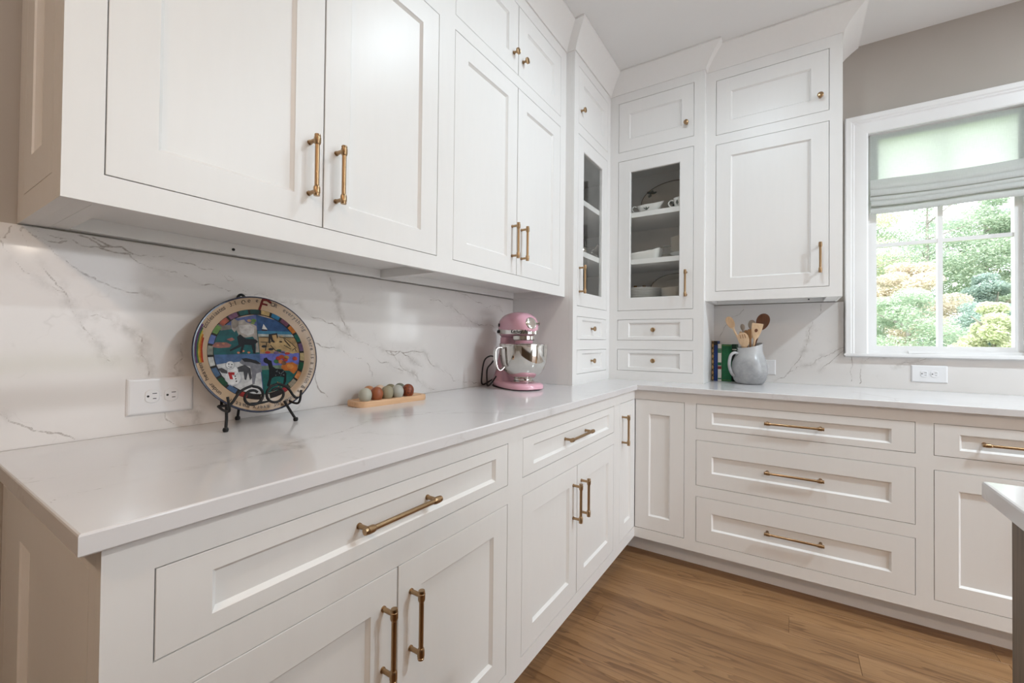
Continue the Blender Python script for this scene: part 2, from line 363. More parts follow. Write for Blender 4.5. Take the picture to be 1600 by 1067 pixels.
VB = [[(1.101,1.379),(1.028,1.299),(0.988,1.240),(0.965,1.180)],[(1.486,1.371),(1.439,1.244),(1.417,1.135),(1.382,1.052),(1.319,0.959),(1.259,0.921)],[(1.319,0.966),(1.394,1.018),(1.462,1.054),(1.522,1.083),(1.601,1.138)],[(1.484,0.995),(1.522,1.036),(1.601,1.131)],[(1.622,1.079),(1.622,0.943)],[(1.658,0.932),(1.663,1.016),(1.698,1.075),(1.78,1.08)],[(1.80,1.03),(1.84,1.055),(1.93,1.08)]]
VT = [[(0.47,-2.800),(0.45,-2.79),(0.446,-2.769),(0.448,-2.741),(0.443,-2.676),(0.440,-2.616),(0.450,-2.515),(.46,-2.43),(0.404,-2.426),(0.402,-2.339),(0.392,-2.275),(0.347,-2.191),(0.328,-2.066),(0.388,-1.881)],[(0.248,-2.608),(0.258,-2.548),(0.282,-2.489)],[(0.433,-2.275),(0.555,-2.218)],[(0.404,-2.349),(0.375,-2.252),(0.326,-2.143)],[(0.295,-1.988),(0.463,-1.866),(0.631,-1.808)],[(0.314,-2.811),(0.320,-2.743),(0.324,-2.677)],[(.58,-1.72),(.66,-1.60)],[(.52,-1.2),(.62,-1.06),(.66,-.98)],[(1.05,-.40),(1.20,-.62),(1.26,-.66)],[(1.6,-.3),(1.72,-.5),(1.75,-.66)]]
def jag(pl, amp, depth=3):
    pl = [np.array(p, float) for p in pl]
    for _ in range(depth):
        q = [pl[0]]
        for a, b in zip(pl[:-1], pl[1:]):
            d = b-a; q += [(a+b)/2 + np.array((-d[1], d[0]))*RNG.normal(0, amp), b]
        pl = q
    return pl
def vein_attr(me, veins, fn, weights=None):
    n = len(me.vertices); co = np.empty(n*3); me.vertices.foreach_get('co', co); P = fn(co.reshape(-1, 3))
    D = np.full(n, 1.0); W = np.zeros(n)
    for vi, pl in enumerate(veins):
        pl = jag(pl, .09); wv = weights[vi] if weights else 1.
        for a, b in zip(pl[:-1], pl[1:]):
            d = b-a; L = d@d; lo, hi = np.minimum(a, b)-.035, np.maximum(a, b)+.035
            ii = np.nonzero((P[:, 0] > lo[0]) & (P[:, 0] < hi[0]) & (P[:, 1] > lo[1]) & (P[:, 1] < hi[1]))[0]
            if not len(ii): continue
            Q = P[ii]; t = np.clip(((Q-a)@d)/max(L, 1e-12), 0, 1); dist = np.linalg.norm(Q-a-t[:, None]*d, axis=1)
            k = dist < D[ii]; D[ii[k]] = dist[k]; W[ii[k]] = wv
    for nm, arr in (('vein', D), ('vein_weight', W)):
        at = me.attributes.new(nm, 'FLOAT', 'POINT'); at.data.foreach_set('value', arr.astype(np.float32))
def grid(mb, us, vs, fn):
    nu, nv = len(us), len(vs)
    mb.add([fn(u, v) for v in vs for u in us], [(j*nu+i, j*nu+i+1, (j+1)*nu+i+1, (j+1)*nu+i) for j in range(nv-1) for i in range(nu-1)])
def slab(name, u0, u1, z0, z1, fn, step, label, veins, vfn, holes=(), weights=None):
    mb = MB(); us = np.linspace(u0, u1, int((u1-u0)/step)+1); zs = np.linspace(z0, z1, int((z1-z0)/step)+1)
    grid(mb, us, zs, lambda u, z: fn(u, 0, z))
    b = [fn(u0, 1, z0), fn(u1, 1, z0), fn(u1, 1, z1), fn(u0, 1, z1)]; f = [fn(u0, 0, z0), fn(u1, 0, z0), fn(u1, 0, z1), fn(u0, 0, z1)]
    mb.add(b+f, [(0, 1, 2, 3)]+[(i, (i+1) % 4, 4+(i+1) % 4, 4+i) for i in range(4)])
    me = mb.mesh(name, MARBLE); vein_attr(me, veins, vfn, weights)
    return tag(place(name, me), label, 'backsplash')
slab('marble_backsplash', -2.807, -.909, T, 1.379, lambda u, b, z: ((WB+.0004)*b, u, z), .0026, 'long grey-veined marble backsplash behind the painted plate and pink mixer', VL, lambda p: p[:, 1:3])
slab('marble_backsplash', .931, WX0-.104, T, 1.379, lambda u, b, z: (u, -(WB+.0004)*b, z), .0032, 'square marble backsplash piece behind the jug of wooden spoons', VB, lambda p: p[:, [0, 2]])
slab('marble_backsplash', WX0-.104, 3.4, T, WZ0-.0215, lambda u, b, z: (u, -(WB+.0004)*b, z), .0032, 'low strip of marble backsplash beneath the window sill', VB, lambda p: p[:, [0, 2]])
# L-shaped worktop with an eased front edge
def worktop(name, outline, cells, step, label):
    mb = MB(); e = .003
    for (x0, x1, y0, y1) in cells:
        grid(mb, np.linspace(x0, x1, max(2, int((x1-x0)/step))), np.linspace(y0, y1, max(2, int((y1-y0)/step))), lambda x, y: (x, y, T))
    n = len(outline); rings = []
    pts = []
    for i in range(n):
        a, b = np.array(outline[i]), np.array(outline[(i+1) % n]); k = max(1, int(np.linalg.norm(b-a)/.02))
        pts += [(a+(b-a)*j/k, i, j == 0) for j in range(k)]
    def inset(p, i, corner, d):
        def nrm(j):
            a, b = np.array(outline[j]), np.array(outline[(j+1) % n]); t = (b-a)/np.linalg.norm(b-a); return np.array((-t[1], t[0]))
        q = p + nrm(i)*d
        if corner: q = q + nrm((i-1) % n)*d
        return q
    for d, z in ((e, T), (e*.3, T-e*.3), (0, T-e), (0, ZCT+.002), (.002, ZCT)):
        rings.append([(*inset(p, i, c, d), z) for p, i, c in pts])
    mb.loft(rings, cap=False)
    mb.add([(*q, ZCT) for q in [inset(np.array(outline[i]), i, True, .002) for i in range(n)]], [tuple(range(n))])
    me = mb.mesh(name, MARBLET, fix=False)
    b = bmesh.new(); b.from_mesh(me); bmesh.ops.remove_doubles(b, verts=b.verts, dist=1e-5); bmesh.ops.recalc_face_normals(b, faces=b.faces)
    b.to_mesh(me); b.free()
    for p in me.polygons: pass
    vein_attr(me, VT, lambda p: p[:, :2], [.85, .5, .5, .6, .7, .45, .7, .7, .8, .8])
    return tag(place(name, me), label, 'worktop')
e = .003
YE = -2.807
# outline counter-clockwise
worktop('stone_worktop', [(0, YE), (XC, YE), (XC, YC), (3.4, YC), (3.4, 0), (0, 0)],
        [(e, XC-e, YE+e, YC+e), (e, XC-e, YC+e, -e), (XC-e, 3.4-e, YC+e, -e)], .005, 'white veined stone worktop running around the corner under the plate and jug')

# ------------------------------------------------------------------ cabinets
class F:                                      # local frame of a cabinet: a along the run, d out from the wall, z up
    def __init__(s, run, a0, a1, z0):
        s.run = run; s.ac = (a0+a1)/2; s.z0 = z0
        s.loc = (0, s.ac, z0) if run == 'L' else (s.ac, 0, z0); s.rz = PI/2 if run == 'L' else 0
    def p(s, a, d, z): return (a-s.ac, -d, z-s.z0)
    def box(s, mb, a0, a1, d0, d1, z0, z1, mi=0):
        p, q = s.p(a0, d0, z0), s.p(a1, d1, z1); return mb.box(p[0], q[0], p[1], q[1], p[2], q[2], mi)
def frame_plate(f, a0, a1, z0, z1, openings, d0, d1):
    A = sorted({a0, a1, *[o[0] for o in openings], *[o[1] for o in openings]}); Z = sorted({z0, z1, *[o[2] for o in openings], *[o[3] for o in openings]})
    A = [q for q in A if a0 <= q <= a1]; Z = [q for q in Z if z0 <= q <= z1]
    fill = {}
    for i in range(len(A)-1):
        for j in range(len(Z)-1):
            ca, cz = (A[i]+A[i+1])/2, (Z[j]+Z[j+1])/2
            fill[i, j] = not any(o[0] < ca < o[1] and o[2] < cz < o[3] for o in openings)
    mb = MB(); nA, nZ = len(A), len(Z); idx = lambda i, j, k: k*nA*nZ + j*nA + i
    vs = [f.p(a, d, z) for d in (d1, d0) for z in Z for a in A]; fs = []
    for (i, j), ok in fill.items():
        if not ok: continue
        q = [(i, j), (i+1, j), (i+1, j+1), (i, j+1)]
        fs.append(tuple(idx(*c, 0) for c in q)); fs.append(tuple(idx(*c, 1) for c in reversed(q)))
        for k, nb in enumerate(((i, j-1), (i+1, j), (i, j+1), (i-1, j))):
            if not fill.get(nb, False):
                c, d = q[k], q[(k+1) % 4]; fs.append((idx(*c, 0), idx(*d, 0), idx(*d, 1), idx(*c, 1)))
    mb.add(vs, fs); return mb
HND = {}
def handle_mesh(cc):
    if cc in HND: return HND[cc]
    mb = MB(); h = cc/2; y = -.034
    mb.lathe([(.0055, -h), (.0055, h)], (0, y, 0), n=14)
    for s in (-1, 1):
        mb.lathe([(.0058, -.0135), (.0070, -.0115), (.0081, -.0075), (.0082, .0045), (.0070, .0056), (.0070, .0076), (.0076, .0082), (.0070, .0122), (.0, .0126)], (0, y, s*h), (0, 0, s), 14)
        mb.lathe([(.0050, 0), (.0050, .028), (.0058, .031)], (0, 0, s*h), (0, -1, 0), 12)
        mb.lathe([(.0064, 0), (.0064, .003)], (0, 0, s*h), (0, -1, 0), 12)
    HND[cc] = mb.mesh('pull_handle', BRASS, 40); return HND[cc]
def knob_mesh():
    if 'k' in HND: return HND['k']
    mb = MB()
    mb.lathe([(.0075, 0), (.0075, .002), (.005, .003), (.005, .016), (.0105, .018), (.0135, .0205), (.0135, .027), (.0115, .0285), (.0105, .028), (.0095, .0285), (0, .0285)], (0, 0, 0), (0, -1, 0), 20)
    HND['k'] = mb.mesh('knob', BRASS, 35); return HND['k']
def front(f, root, kind, a0, a1, z0, z1, df, mg, hw=None, gap=.0038, glass=False, thick=.020):
    """inset shaker front; mg = widths of left, right, bottom, top members; hw = (kind, a, z)"""
    bv = .0058
    if not glass: mg = tuple(q+bv+.0012 for q in mg)
    a0 += gap/2; a1 -= gap/2; z0 += gap/2; z1 -= gap/2
    ia0, ia1, iz0, iz1 = a0+mg[0], a1-mg[1], z0+mg[2], z1-mg[3]
    def loop(i, d): return [f.p(ia0+i, d, iz0+i), f.p(ia1-i, d, iz0+i), f.p(ia1-i, d, iz1-i), f.p(ia0+i, d, iz1-i)]
    def outer(d, i=0): return [f.p(a0+i, d, z0+i), f.p(a1-i, d, z0+i), f.p(a1-i, d, z1-i), f.p(a0+i, d, z1-i)]
    if glass: rings = [outer(df-thick), outer(df-.0007), outer(df, .0007), loop(-.004, df), loop(0, df-.003), loop(0, df-thick)]
    else: rings = [outer(df-thick), outer(df-.0007), outer(df, .0007), loop(-bv-.0012, df), loop(-bv, df-.0022), loop(0, df-.0085), loop(0, df-thick)]
    door = MB().loft(rings, cap=False, closed=True).build(kind, PAINT, root)
    pm = MB()
    if glass: f.box(pm, ia0, ia1, df-.013, df-.009, iz0, iz1); pm.build('glass_pane', GLASS, door)
    else: f.box(pm, ia0, ia1, df-.015, df-.009, iz0, iz1); pm.build(kind+'_panel', PAINT, door)
    if hw:
        hk, ha, hz = hw; on_panel = ia0 < ha < ia1 and iz0 < hz < iz1 and not glass
        dd = df - (.010 if on_panel else 0)
        if hk == 'k': place('knob', knob_mesh(), door, f.p(ha, dd, hz))
        else:
            hv, cc = hk
            place('pull_handle', handle_mesh(cc), door, f.p(ha, dd, hz), None if hv == 'v' else (0, PI/2, 0))
    return door
def carcass(f, root, a0, a1, d0, d1, z0, z1, t=.018, floor_z=None, mat_=None, sides=None):
    s0, s1 = sides or (z0, z1); mb = MB(); fz = floor_z if floor_z is not None else z0
    f.box(mb, a0, a0+t, d0, d1, s0, s1); f.box(mb, a1-t, a1, d0, d1, s0, s1)
    f.box(mb, a0+t, a1-t, d0, d1, fz, fz+t); f.box(mb, a0+t, a1-t, d0, d1, z1-t, z1); f.box(mb, a0+t, a1-t, d0, d0+.008, fz+t, z1-t)
    return mb.build('carcass', mat_ or PAINT, root)
def end_panel(f, root, a_out, sgn, d0, d1, z0, z1, O, I):
    """open end of a cabinet: flush surround with an inset framed panel; O and I are its outer and inner outlines (d0, d1, z0, z1)"""
    P = lambda d, z, q: f.p(a_out + sgn*q, d, z)
    def lp(r, i, q): return [P(r[0]+i, r[2]+i, q), P(r[1]-i, r[2]+i, q), P(r[1]-i, r[3]-i, q), P(r[0]+i, r[3]-i, q)]
    full = (d0, d1, z0, z1)
    ep = MB().loft([lp(full, 0, -.020), lp(full, 0, 0), lp(O, 0, 0), lp(O, 0, -.020)], cap=False, closed=True).build('end_panel', PAINT, root)
    MB().loft([lp(O, .0014, -.020), lp(O, .0014, 0), lp(I, 0, 0), lp(I, .001, -.003), lp(I, .012, -.0105), lp(I, .012, -.020)], cap=False, closed=True).build('panel_frame', PAINT, ep)
    m = MB(); a, b = f.p(a_out-sgn*.0155, I[0]+.012, I[2]+.012), f.p(a_out-sgn*.011, I[1]-.012, I[3]-.012)
    m.box(a[0], b[0], a[1], b[1], a[2], b[2]); m.build('inset_panel', PAINT, ep)
HV, HD, HB = ('v', .128), ('h', .192), ('h', .205)
def base_cabinet(run, a0, a1, label, fronts, end=None, toe=True):
    f = F(run, a0, a1, FL); root = thing('base_cabinet', label, 'cabinet', f.loc, f.rz)
    ops = [q[1:5] for q in fronts]
    frame_plate(f, a0, a1, ZK, ZCT-.0005, ops, DB-.020, DB).build('face_frame', PAINT, root)
    ca0 = a0 + (.021 if end else 0)
    carcass(f, root, ca0, a1, WB+.001, DB-.0205, ZK+.002, ZCT-.001, mat_=CARC)
    if toe:
        t = MB(); f.box(t, a0+(.05 if end else 0), a1, DB-.108, DB-.090, FL, ZK+.001); t.build('toe_kick', PAINT, root)
    for q in fronts: front(f, root, q[0], *q[1:5], DB, q[5], q[6])
    if end: end_panel(f, root, a0, -1, WB+.001, DB-.0205, ZK, ZCT-.001, (.032, .574, ZK+.03, .845), (.155, .505, ZK+.10, .772))
    return root
SD, SW = .060, .064
TD = (.072, .072, .028, .035)
DD = (.072, .072, .069, .073)
dr = (.069, .069, .069, .071)
base_cabinet('L', -2.782, -1.827, 'white base cabinet at the near left end, under the plate and outlet', [
    ('drawer', -2.728, -1.869, ZDB, ZDT, (.068, .062, .028, .031), (HD, -2.2985, .771)),
    ('door', -2.728, -2.2985, ZRB, ZRT, dr, (HV, -2.338, .514)), ('door', -2.2985, -1.869, ZRB, ZRT, dr, (HV, -2.260, .514))], end=True)
base_cabinet('L', -1.827, -.909, 'white base cabinet with one drawer and two doors below the pink mixer', [
    ('drawer', -1.785, -.951, ZDB, ZDT, (.068, .062, .028, .031), (HD, -1.368, .771)),
    ('door', -1.785, -1.368, ZRB, ZRT, dr, (HV, -1.406, .514)), ('door', -1.368, -.951, ZRB, ZRT, dr, (HV, -1.330, .514))])
# corner cabinet: two narrow doors meeting in the inside corner
f = F('B', DB, .909, FL); cc = thing('corner_base_cabinet', 'white corner base cabinet with two narrow doors meeting at a right angle', 'cabinet', f.loc, f.rz)
cf = frame_plate(f, DB-.0205, .909, ZK, ZCT-.0005, [(DB-.1, .881, ZRB, ZDT)], DB-.020, DB)
fl = F('L', -.909, -DB, FL)
def l2b(mb):                                  # express left-run geometry in the corner cabinet's own frame
    m = Matrix.Translation(Vector(f.loc)).inverted() @ (Matrix.Translation(Vector(fl.loc)) @ Matrix.Rotation(PI/2, 4, 'Z')); return mb.xf(m)
cf.join(l2b(frame_plate(fl, -.909, -DB-.0002, ZK, ZCT-.0005, [(-.868, -DB+.1, ZRB, ZDT)], DB-.020, DB-.0002))); cf.build('face_frame', PAINT, cc)
front(f, cc, 'door', DB+.0005, .881, ZRB, ZDT, DB, (.074, .070, .073, .074), None)
hl = bpy.data.objects.new('hinge_side', None); C.objects.link(hl); hl.parent = cc
C.objects.unlink(hl); bpy.data.objects.remove(hl)
n_before = set(o.name for o in C.objects)
lroot = thing('tmp', None, None, fl.loc, fl.rz)
ld = front(fl, lroot, 'door', -.868, -DB-.0005, ZRB, ZDT, DB, (.074, .070, .073, .074), (HV, -.832, .700))
rel = Matrix.Translation(Vector(f.loc)).inverted() @ Matrix.Translation(Vector(fl.loc)) @ Matrix.Rotation(PI/2, 4, 'Z')
ld.parent = cc; ld.matrix_local = rel; bpy.data.objects.remove(lroot)
t = MB(); f.box(t, DB-.108, .909, DB-.108, DB-.090, FL, ZK+.001); t.join(l2b(fl.box(MB(), -.909, -DB+.090, DB-.108, DB-.090, FL, ZK+.001))); t.build('toe_kick', PAINT, cc)
t = MB(); f.box(t, WB+.001, .909, WB+.001, WB+.01, ZK, ZCT-.001); f.box(t, WB+.001, WB+.01, WB+.011, .909, ZK, ZCT-.001); f.box(t, WB+.011, .600, WB+.011, .600, ZK, ZK+.018)
t.build('carcass', CARC, cc)
base_cabinet('B', .909, 1.798, 'white three-drawer base cabinet below the jug and window edge', [
    ('drawer', .937, 1.771, ZDB, ZDT, TD, (HB, 1.354, .771)), ('drawer', .937, 1.771, ZM1, ZRT, DD, (HB, 1.354, .541)), ('drawer', .937, 1.771, ZRB, ZM2, DD, (HB, 1.355, .259))])
base_cabinet('B', 1.798, 2.70, 'white base cabinet with drawer over door, partly behind the island', [
    ('drawer', 1.825, 2.66, ZDB, ZDT, TD, (HB, 2.07, .771)),
    ('door', 1.825, 2.24, ZRB, ZRT, dr, (HV, 2.20, .514)), ('door', 2.24, 2.66, ZRB, ZRT, dr, (HV, 2.28, .514))])

# upper cabinets
def upper_cabinet(run, a0, a1, label, fronts, ends=(None, None), screw=None, group=None):
    f = F(run, a0, a1, ZUB); root = thing('wall_cabinet', label, 'cabinet', f.loc, f.rz)
    frame_plate(f, a0, a1, ZUB, CEI-.02, [q[1:5] for q in fronts], DU-.020, DU).build('face_frame', PAINT, root)
    b0 = a0 + (.021 if ends[0] else 0); b1 = a1 - (.013 if ends[1] else 0)
    carcass(f, root, b0, b1, WB+.001, DU-.0205, ZUB+.001, CEI-.02, t=.022, floor_z=1.415)
    lr = MB(); f.box(lr, b0+.022, b1-.022, WB+.001, .018, ZUB+.002, 1.4149); lr.build('light_rail', PAINT, root)
    if screw: MB().lathe([(.004, 0), (.004, .002), (.002, .003)], f.p(screw, .018, ZUB+.016), (0, -1, 0), 10).build('screw', DARK, root)
    for q in fronts: front(f, root, q[0], *q[1:5], DU, q[5], q[6])
    if ends[0]: end_panel(f, root, a0, -1, WB+.001, DU-.0205, ZUB, CEI-.02, (.047, .270, 1.432, 2.64), (.108, .197, 1.500, 2.56))
    if ends[1]:
        m = MB(); f.box(m, a1-.012, a1, WB+.001, DU-.0205, ZUB, CEI-.02); m.build('end_panel', PAINT, root)
        m = MB(); f.box(m, b1-.05, b1-.0225, .019, DU-.021, ZUB, 1.4149); m.build('underside_rail', PAINT, root)
    if ends[0]:
        m = MB(); f.box(m, b0+.0225, b0+.05, .019, DU-.021, ZUB+.001, 1.4149); m.build('underside_rail', PAINT, root)
    return root
DM = (.074, .074, .070, .072); SM = (.074, .074, .068, .075)
def pair(a0, a1, g): return [('door', a0, g, ZUD, ZUT, DM, (HV, g-.039, 1.577)), ('door', g, a1, ZUD, ZUT, DM, (HV, g+.036, 1.577)),
                             ('door', a0, g, ZUS, ZUST, SM, ('k', g-.038, 2.398)), ('door', g, a1, ZUS, ZUST, SM, ('k', g+.038, 2.398))]
upper_cabinet('L', -2.772, -1.840, 'large white wall cabinet nearest the camera, above the painted plate', pair(-2.719, -1.881, -2.302), (True, None), screw=-2.375)
upper_cabinet('L', -1.840, -.909, 'white wall cabinet with two tall doors above the pink mixer', pair(-1.800, -.971, -1.381))
upper_cabinet('B', .931, 1.557, 'white single-door wall cabinet beside the window, above the jug', [
    ('door', .983, 1.504, ZUD, ZUT, DM, (HV, 1.466, 1.577)), ('door', .983, 1.504, ZUS, ZUST, SM, ('k', 1.466, 2.395))], (None, True), screw=1.4275)

# corner hutch standing on the worktop
fB = F('B', DT, .931, T); fL = F('L', -.909, -DT, T)
hut = thing('corner_hutch', 'white corner hutch standing on the worktop with two glass doors and small drawers', 'cabinet', fB.loc)
relh = Matrix.Translation(Vector(fB.loc)).inverted() @ Matrix.Translation(Vector(fL.loc)) @ Matrix.Rotation(PI/2, 4, 'Z')
S0, S1, L0, L1 = .431, .875, -.857, -.427
Z2T, Z2B, GT, GB = 2.633, 2.324, 2.268, 1.337
hz = [(Z2B, Z2T), (GB, GT), (1.156, 1.282), (.970, 1.100)]
ff = frame_plate(fB, DT-.0205, .931, T, CEI-.02, [(S0, S1, a, b) for a, b in hz], DT-.020, DT)
ff.join(frame_plate(fL, -.909, -DT-.0002, T, CEI-.02, [(L0, L1, a, b) for a, b in hz], DT-.020, DT-.0002).xf(relh))
ff.build('face_frame', PAINT, hut)
GM = (.076, .076, .077, .075); HM = (.068, .068, .017, .017)
lroot = thing('tmp', None, None, fL.loc, fL.rz)
for k, (a, b) in enumerate(hz):
    kind, mg = (('door', (.066, .066, .072, .074)), ('door', GM), ('drawer', HM), ('drawer', HM))[k]
    if k == 3: mg = (.068, .068, .018, .018)
    front(fB, hut, kind, S0, S1, a, b, DT, mg, (('k', .836, 2.405), (HV, .837, 1.483), ('k', .653, 1.219), ('k', .653, 1.035))[k], glass=k == 1)
    q = front(fL, lroot, kind, L0, L1, a, b, DT, mg, (('k', -.824, 2.402), (HV, -.832, 1.480), ('k', -.642, 1.219), ('k', -.642, 1.035))[k], glass=k == 1)
    q.parent = hut; q.matrix_local = relh
bpy.data.objects.remove(lroot)
def hb(mb, x0, x1, y0, y1, z0, z1): l = fB.loc; return mb.box(x0-l[0], x1-l[0], y0-l[1], y1-l[1], z0-l[2], z1-l[2])
sp = MB(); hb(sp, .0005, DT-.0205, -.909, -.897, T+.0005, CEI-.02); sp.build('side_panel', PAINT, hut)
sp = MB(); hb(sp, .919, .931, -DT+.0205, -.0005, T+.0005, CEI-.02); sp.build('side_panel', PAINT, hut)
bk = MB(); hb(bk, .0005, .008, -.896, -.0005, T+.0005, CEI-.02); hb(bk, .0085, .918, -.008, -.0005, T+.0005, CEI-.02); bk.build('back_panel', CARC, hut)
def lshelf(z0, z1, name, m, d):
    s = MB(); hb(s, .0085, d, -.896, -.0085, z0, z1); hb(s, d+.0001, .918, -d, -.0085, z0, z1); return s.build(name, m, hut)
SH1, SH2, SH0 = 1.6535, 1.943, 1.397
lshelf(SH0-.018, SH0, 'cabinet_floor', CARC, DT-.022); lshelf(GT+.02, GT+.038, 'cabinet_top', CARC, DT-.022)
for z in (SH1, SH2): lshelf(z-.030, z, 'shelf', PAINT, .357)

# crown moulding: cove profile swept along the cabinet fronts with mitred corners
path = [(WB+.001, -2.772), (DU, -2.772), (DU, -.909), (DT, -.909), (DT, -DT), (.931, -DT), (.931, -DU), (1.557, -DU), (1.557, -WB-.001)]
prof = [(0.0005, ZCB), (.006, ZCB+.001), (.010, ZCB+.010), (.022, ZCB+.027), (.042, ZCB+.047), (.066, ZCB+.067), (.086, ZCB+.081), (.092, ZCB+.0855), (.095, ZCB+.0865), (.095, CEI-.0005), (.0005, CEI-.0005)]
def offs(i, d):
    def nr(k):
        a, b = Vector(path[k]), Vector(path[k+1]); t = (b-a).normalized(); return Vector((t.y, -t.x))
    n = nr(max(i-1, 0)) if i == 0 else nr(i-1)
    q = Vector(path[i]) + nr(min(i, len(path)-2))*d
    if 0 < i < len(path)-1: q = q + nr(i-1)*d
    return q
cr = MB(); cr.loft([[(*offs(i, d), z) for d, z in prof] for i in range(len(path))]); struct(cr.build('trim_1', PAINT, None, 25))

# ------------------------------------------------------------------ outlets
def outlet(loc, rz, wd, ht, label, sides=(-1, 1)):
    r = thing('electrical_outlet', label, 'outlet', loc, rz)     # lies flat: local X along the wall, -Y outwards
    a, h = wd/2, ht/2; rings = [[(sx*(a-i), -d, sz*(h-i)) for sx, sz in ((-1, -1), (1, -1), (1, 1), (-1, 1))] for i, d in ((0, 0), (0, .002), (.003, .005), (.006, .006))]
    MB().loft(rings).build('cover_plate', PLASTIC, r)
    for s in sides:
        cx = s*.0195; m = MB(); pts = []
        for k in range(28):
            t = 2*PI*k/28; pts.append((max(-.0142, min(.0142, .0172*math.cos(t))), .0172*math.sin(t)))
        m.loft([[(cx+x*q, -d, z*q) for x, z in pts] for q, d in ((1, .004), (1, .0075), (.93, .0083))])
        rc = m.build('receptacle', PLASTIC, r)
        sl = MB(); sl.box(cx+.000, cx+.009, -.0088, -.0080, .0055, .0072); sl.box(cx+.001, cx+.008, -.0088, -.0080, -.0072, -.0055)
        sl.lathe([(.0026, 0), (.0026, .0008)], (cx-.0085, -.0080, 0), (0, -1, 0), 12); sl.build('slot', DARK, rc)
    MB().lathe([(.003, 0), (.0025, .0012)], (0, -.0058, 0), (0, -1, 0), 12).build('screw', PLASTIC, r)
outlet((.0002, -2.528, 1.0015), PI/2, .136, .090, 'white double outlet on the marble left of the painted plate')
outlet((1.1985, -.0002, 1.004), 0, .137, .088, 'white outlet on the marble half hidden behind the grey jug')
outlet((1.934, -.0002, .999), 0, .137, .087, 'white double outlet on the marble below the window')

# ------------------------------------------------------------------ roman shade
sh = thing('roman_shade', 'pale green linen roman shade drawn halfway down the window', 'window shade', (1.988, .012, 2.272))
X0, X1 = WX0+.011, WX1-.004
def sheet(mb, prof, x0, x1, th, wob=0., seed=0):
    nx = 28; xs = np.linspace(x0, x1, nx); ph = seed*1.7
    def y_(x, y, z, k): return y + wob*(math.sin(9*x+ph+z*7)*.5+math.sin(23*x+ph*2+z*13)*.3)
    for side in (0, 1):
        mb.add([(x-1.988, y_(x, y, z, 0)+side*th-.012, z+wob*1.9*math.sin(8.5*x+ph*.8)*(1 if z < 2.05 else 0)-2.272) for y, z in prof for x in xs],
               [(j*nx+i, j*nx+i+1, (j+1)*nx+i+1, (j+1)*nx+i) for j in range(len(prof)-1) for i in range(nx-1)])
    return mb
pn = MB(); sheet(pn, [(.016, z) for z in np.linspace(2.274, 2.000, 10)], X0, X1, .0012, .004); pn.build('fabric_panel', LINEN, sh, 60, fix=False)
for k, (a, b, nm) in enumerate(((X0, X0+.036, 'side_hem'), (X1-.036, X1, 'side_hem'))):
    m = MB(); sheet(m, [(.0205, z) for z in np.linspace(2.274, 2.028, 6)], a, b, .0012, .0035, 0); m.build(nm, LINEND, sh, 60, fix=False)
m = MB(); sheet(m, [(.0205, z) for z in np.linspace(2.274, 2.245, 3)], X0+.037, X1-.037, .0012, .004, 0); m.build('header_hem', LINEND, sh, 60, fix=False)
folds = [(2.030, 1.968, 0.000), (1.985, 1.938, -.010), (1.956, 1.912, -.004), (1.925, 1.885, -.014), (1.900, 1.846, -.004)]
for k, (zt, zb, dy) in enumerate(folds):
    h = zt-zb; pr = [(.014, zt), (.006+dy*.6, zt-h*.25), (-.002+dy, zt-h*.6), (-.003+dy, zt-h*.88), (.001+dy, zb), (.008+dy*.5, zb+h*.05), (.014, zb+h*.25)]
    m = MB(); sheet(m, pr, X0-.001*k % .003, X1, .0012, .0022, k*.35); m.build('fabric_fold', LINEND, sh, 60, fix=False)
MB().box(X0-1.988, X1-1.988, .008, .034, .001, .0095).build('head_rail', TRIM, sh)

# ------------------------------------------------------------------ island
IX, IY = 1.6285, -1.892
def island_top():
    mb = MB(); e = .004; x1, y0 = 2.9, -4.6
    grid(mb, np.linspace(IX+e, x1-e, 60), np.linspace(y0+e, IY-e, 120), lambda x, y: (x, y, T))
    rings = []
    for i, z in ((e, T), (e*.3, T-e*.3), (0, T-e), (0, T-.028), (.002, T-.030)): rings.append([(IX+i, y0+i, z), (x1-i, y0+i, z), (x1-i, IY-i, z), (IX+i, IY-i, z)])
    mb.loft(rings, cap=False); mb.add(rings[-1], [(3, 2, 1, 0)]); me = mb.mesh('island_worktop', MARBLET, fix=False)
    vein_attr(me, [[(1.60, -1.93), (1.66, -1.98), (1.9, -2.05)], [(1.62, -2.0), (1.64, -2.03), (1.8, -2.2)], [(1.62, -2.2), (1.9, -2.5)]], lambda p: p[:, :2], [.6, .7, .5])
    return tag(place('island_worktop', me), 'white stone island worktop corner jutting in at the right edge', 'worktop')
island_top()
isl = thing('kitchen_island', 'brown stained wooden kitchen island body under its white top at right edge', 'island', (2.2, -3.2, FL))
ix0, ix1, iy0, iy1 = 1.653-2.2, 2.85-2.2, -4.5+3.2, -1.93+3.2
zt = T-.030-FL-.0005
m = MB()
for (a, b) in ((ix0, iy1-.09), (ix1-.09, iy1-.09), (ix0, iy0), (ix1-.09, iy0)): m = MB(); m.box(a, a+.09, b, b+.09, 0, zt); m.build('corner_post', ISLW, isl)
m = MB(); m.box(ix0+.02, ix1-.02, iy0+.02, iy1-.02, .08, zt-.001); m.build('body', ISLW, isl)
m = MB(); m.box(ix0+.06, ix1-.06, iy0+.06, iy1-.06, 0, .0795); m.build('toe_kick', ISLW, isl)

# ------------------------------------------------------------------ painted plate on its easel
PR, PX, PY, PZ, PT = .166, .120, -2.331, .942, R(13)
plate = thing('painted_plate', 'large hand-painted ceramic plate with horses and a lettered rim, on the black stand', 'plate', (PX, PY, PZ))
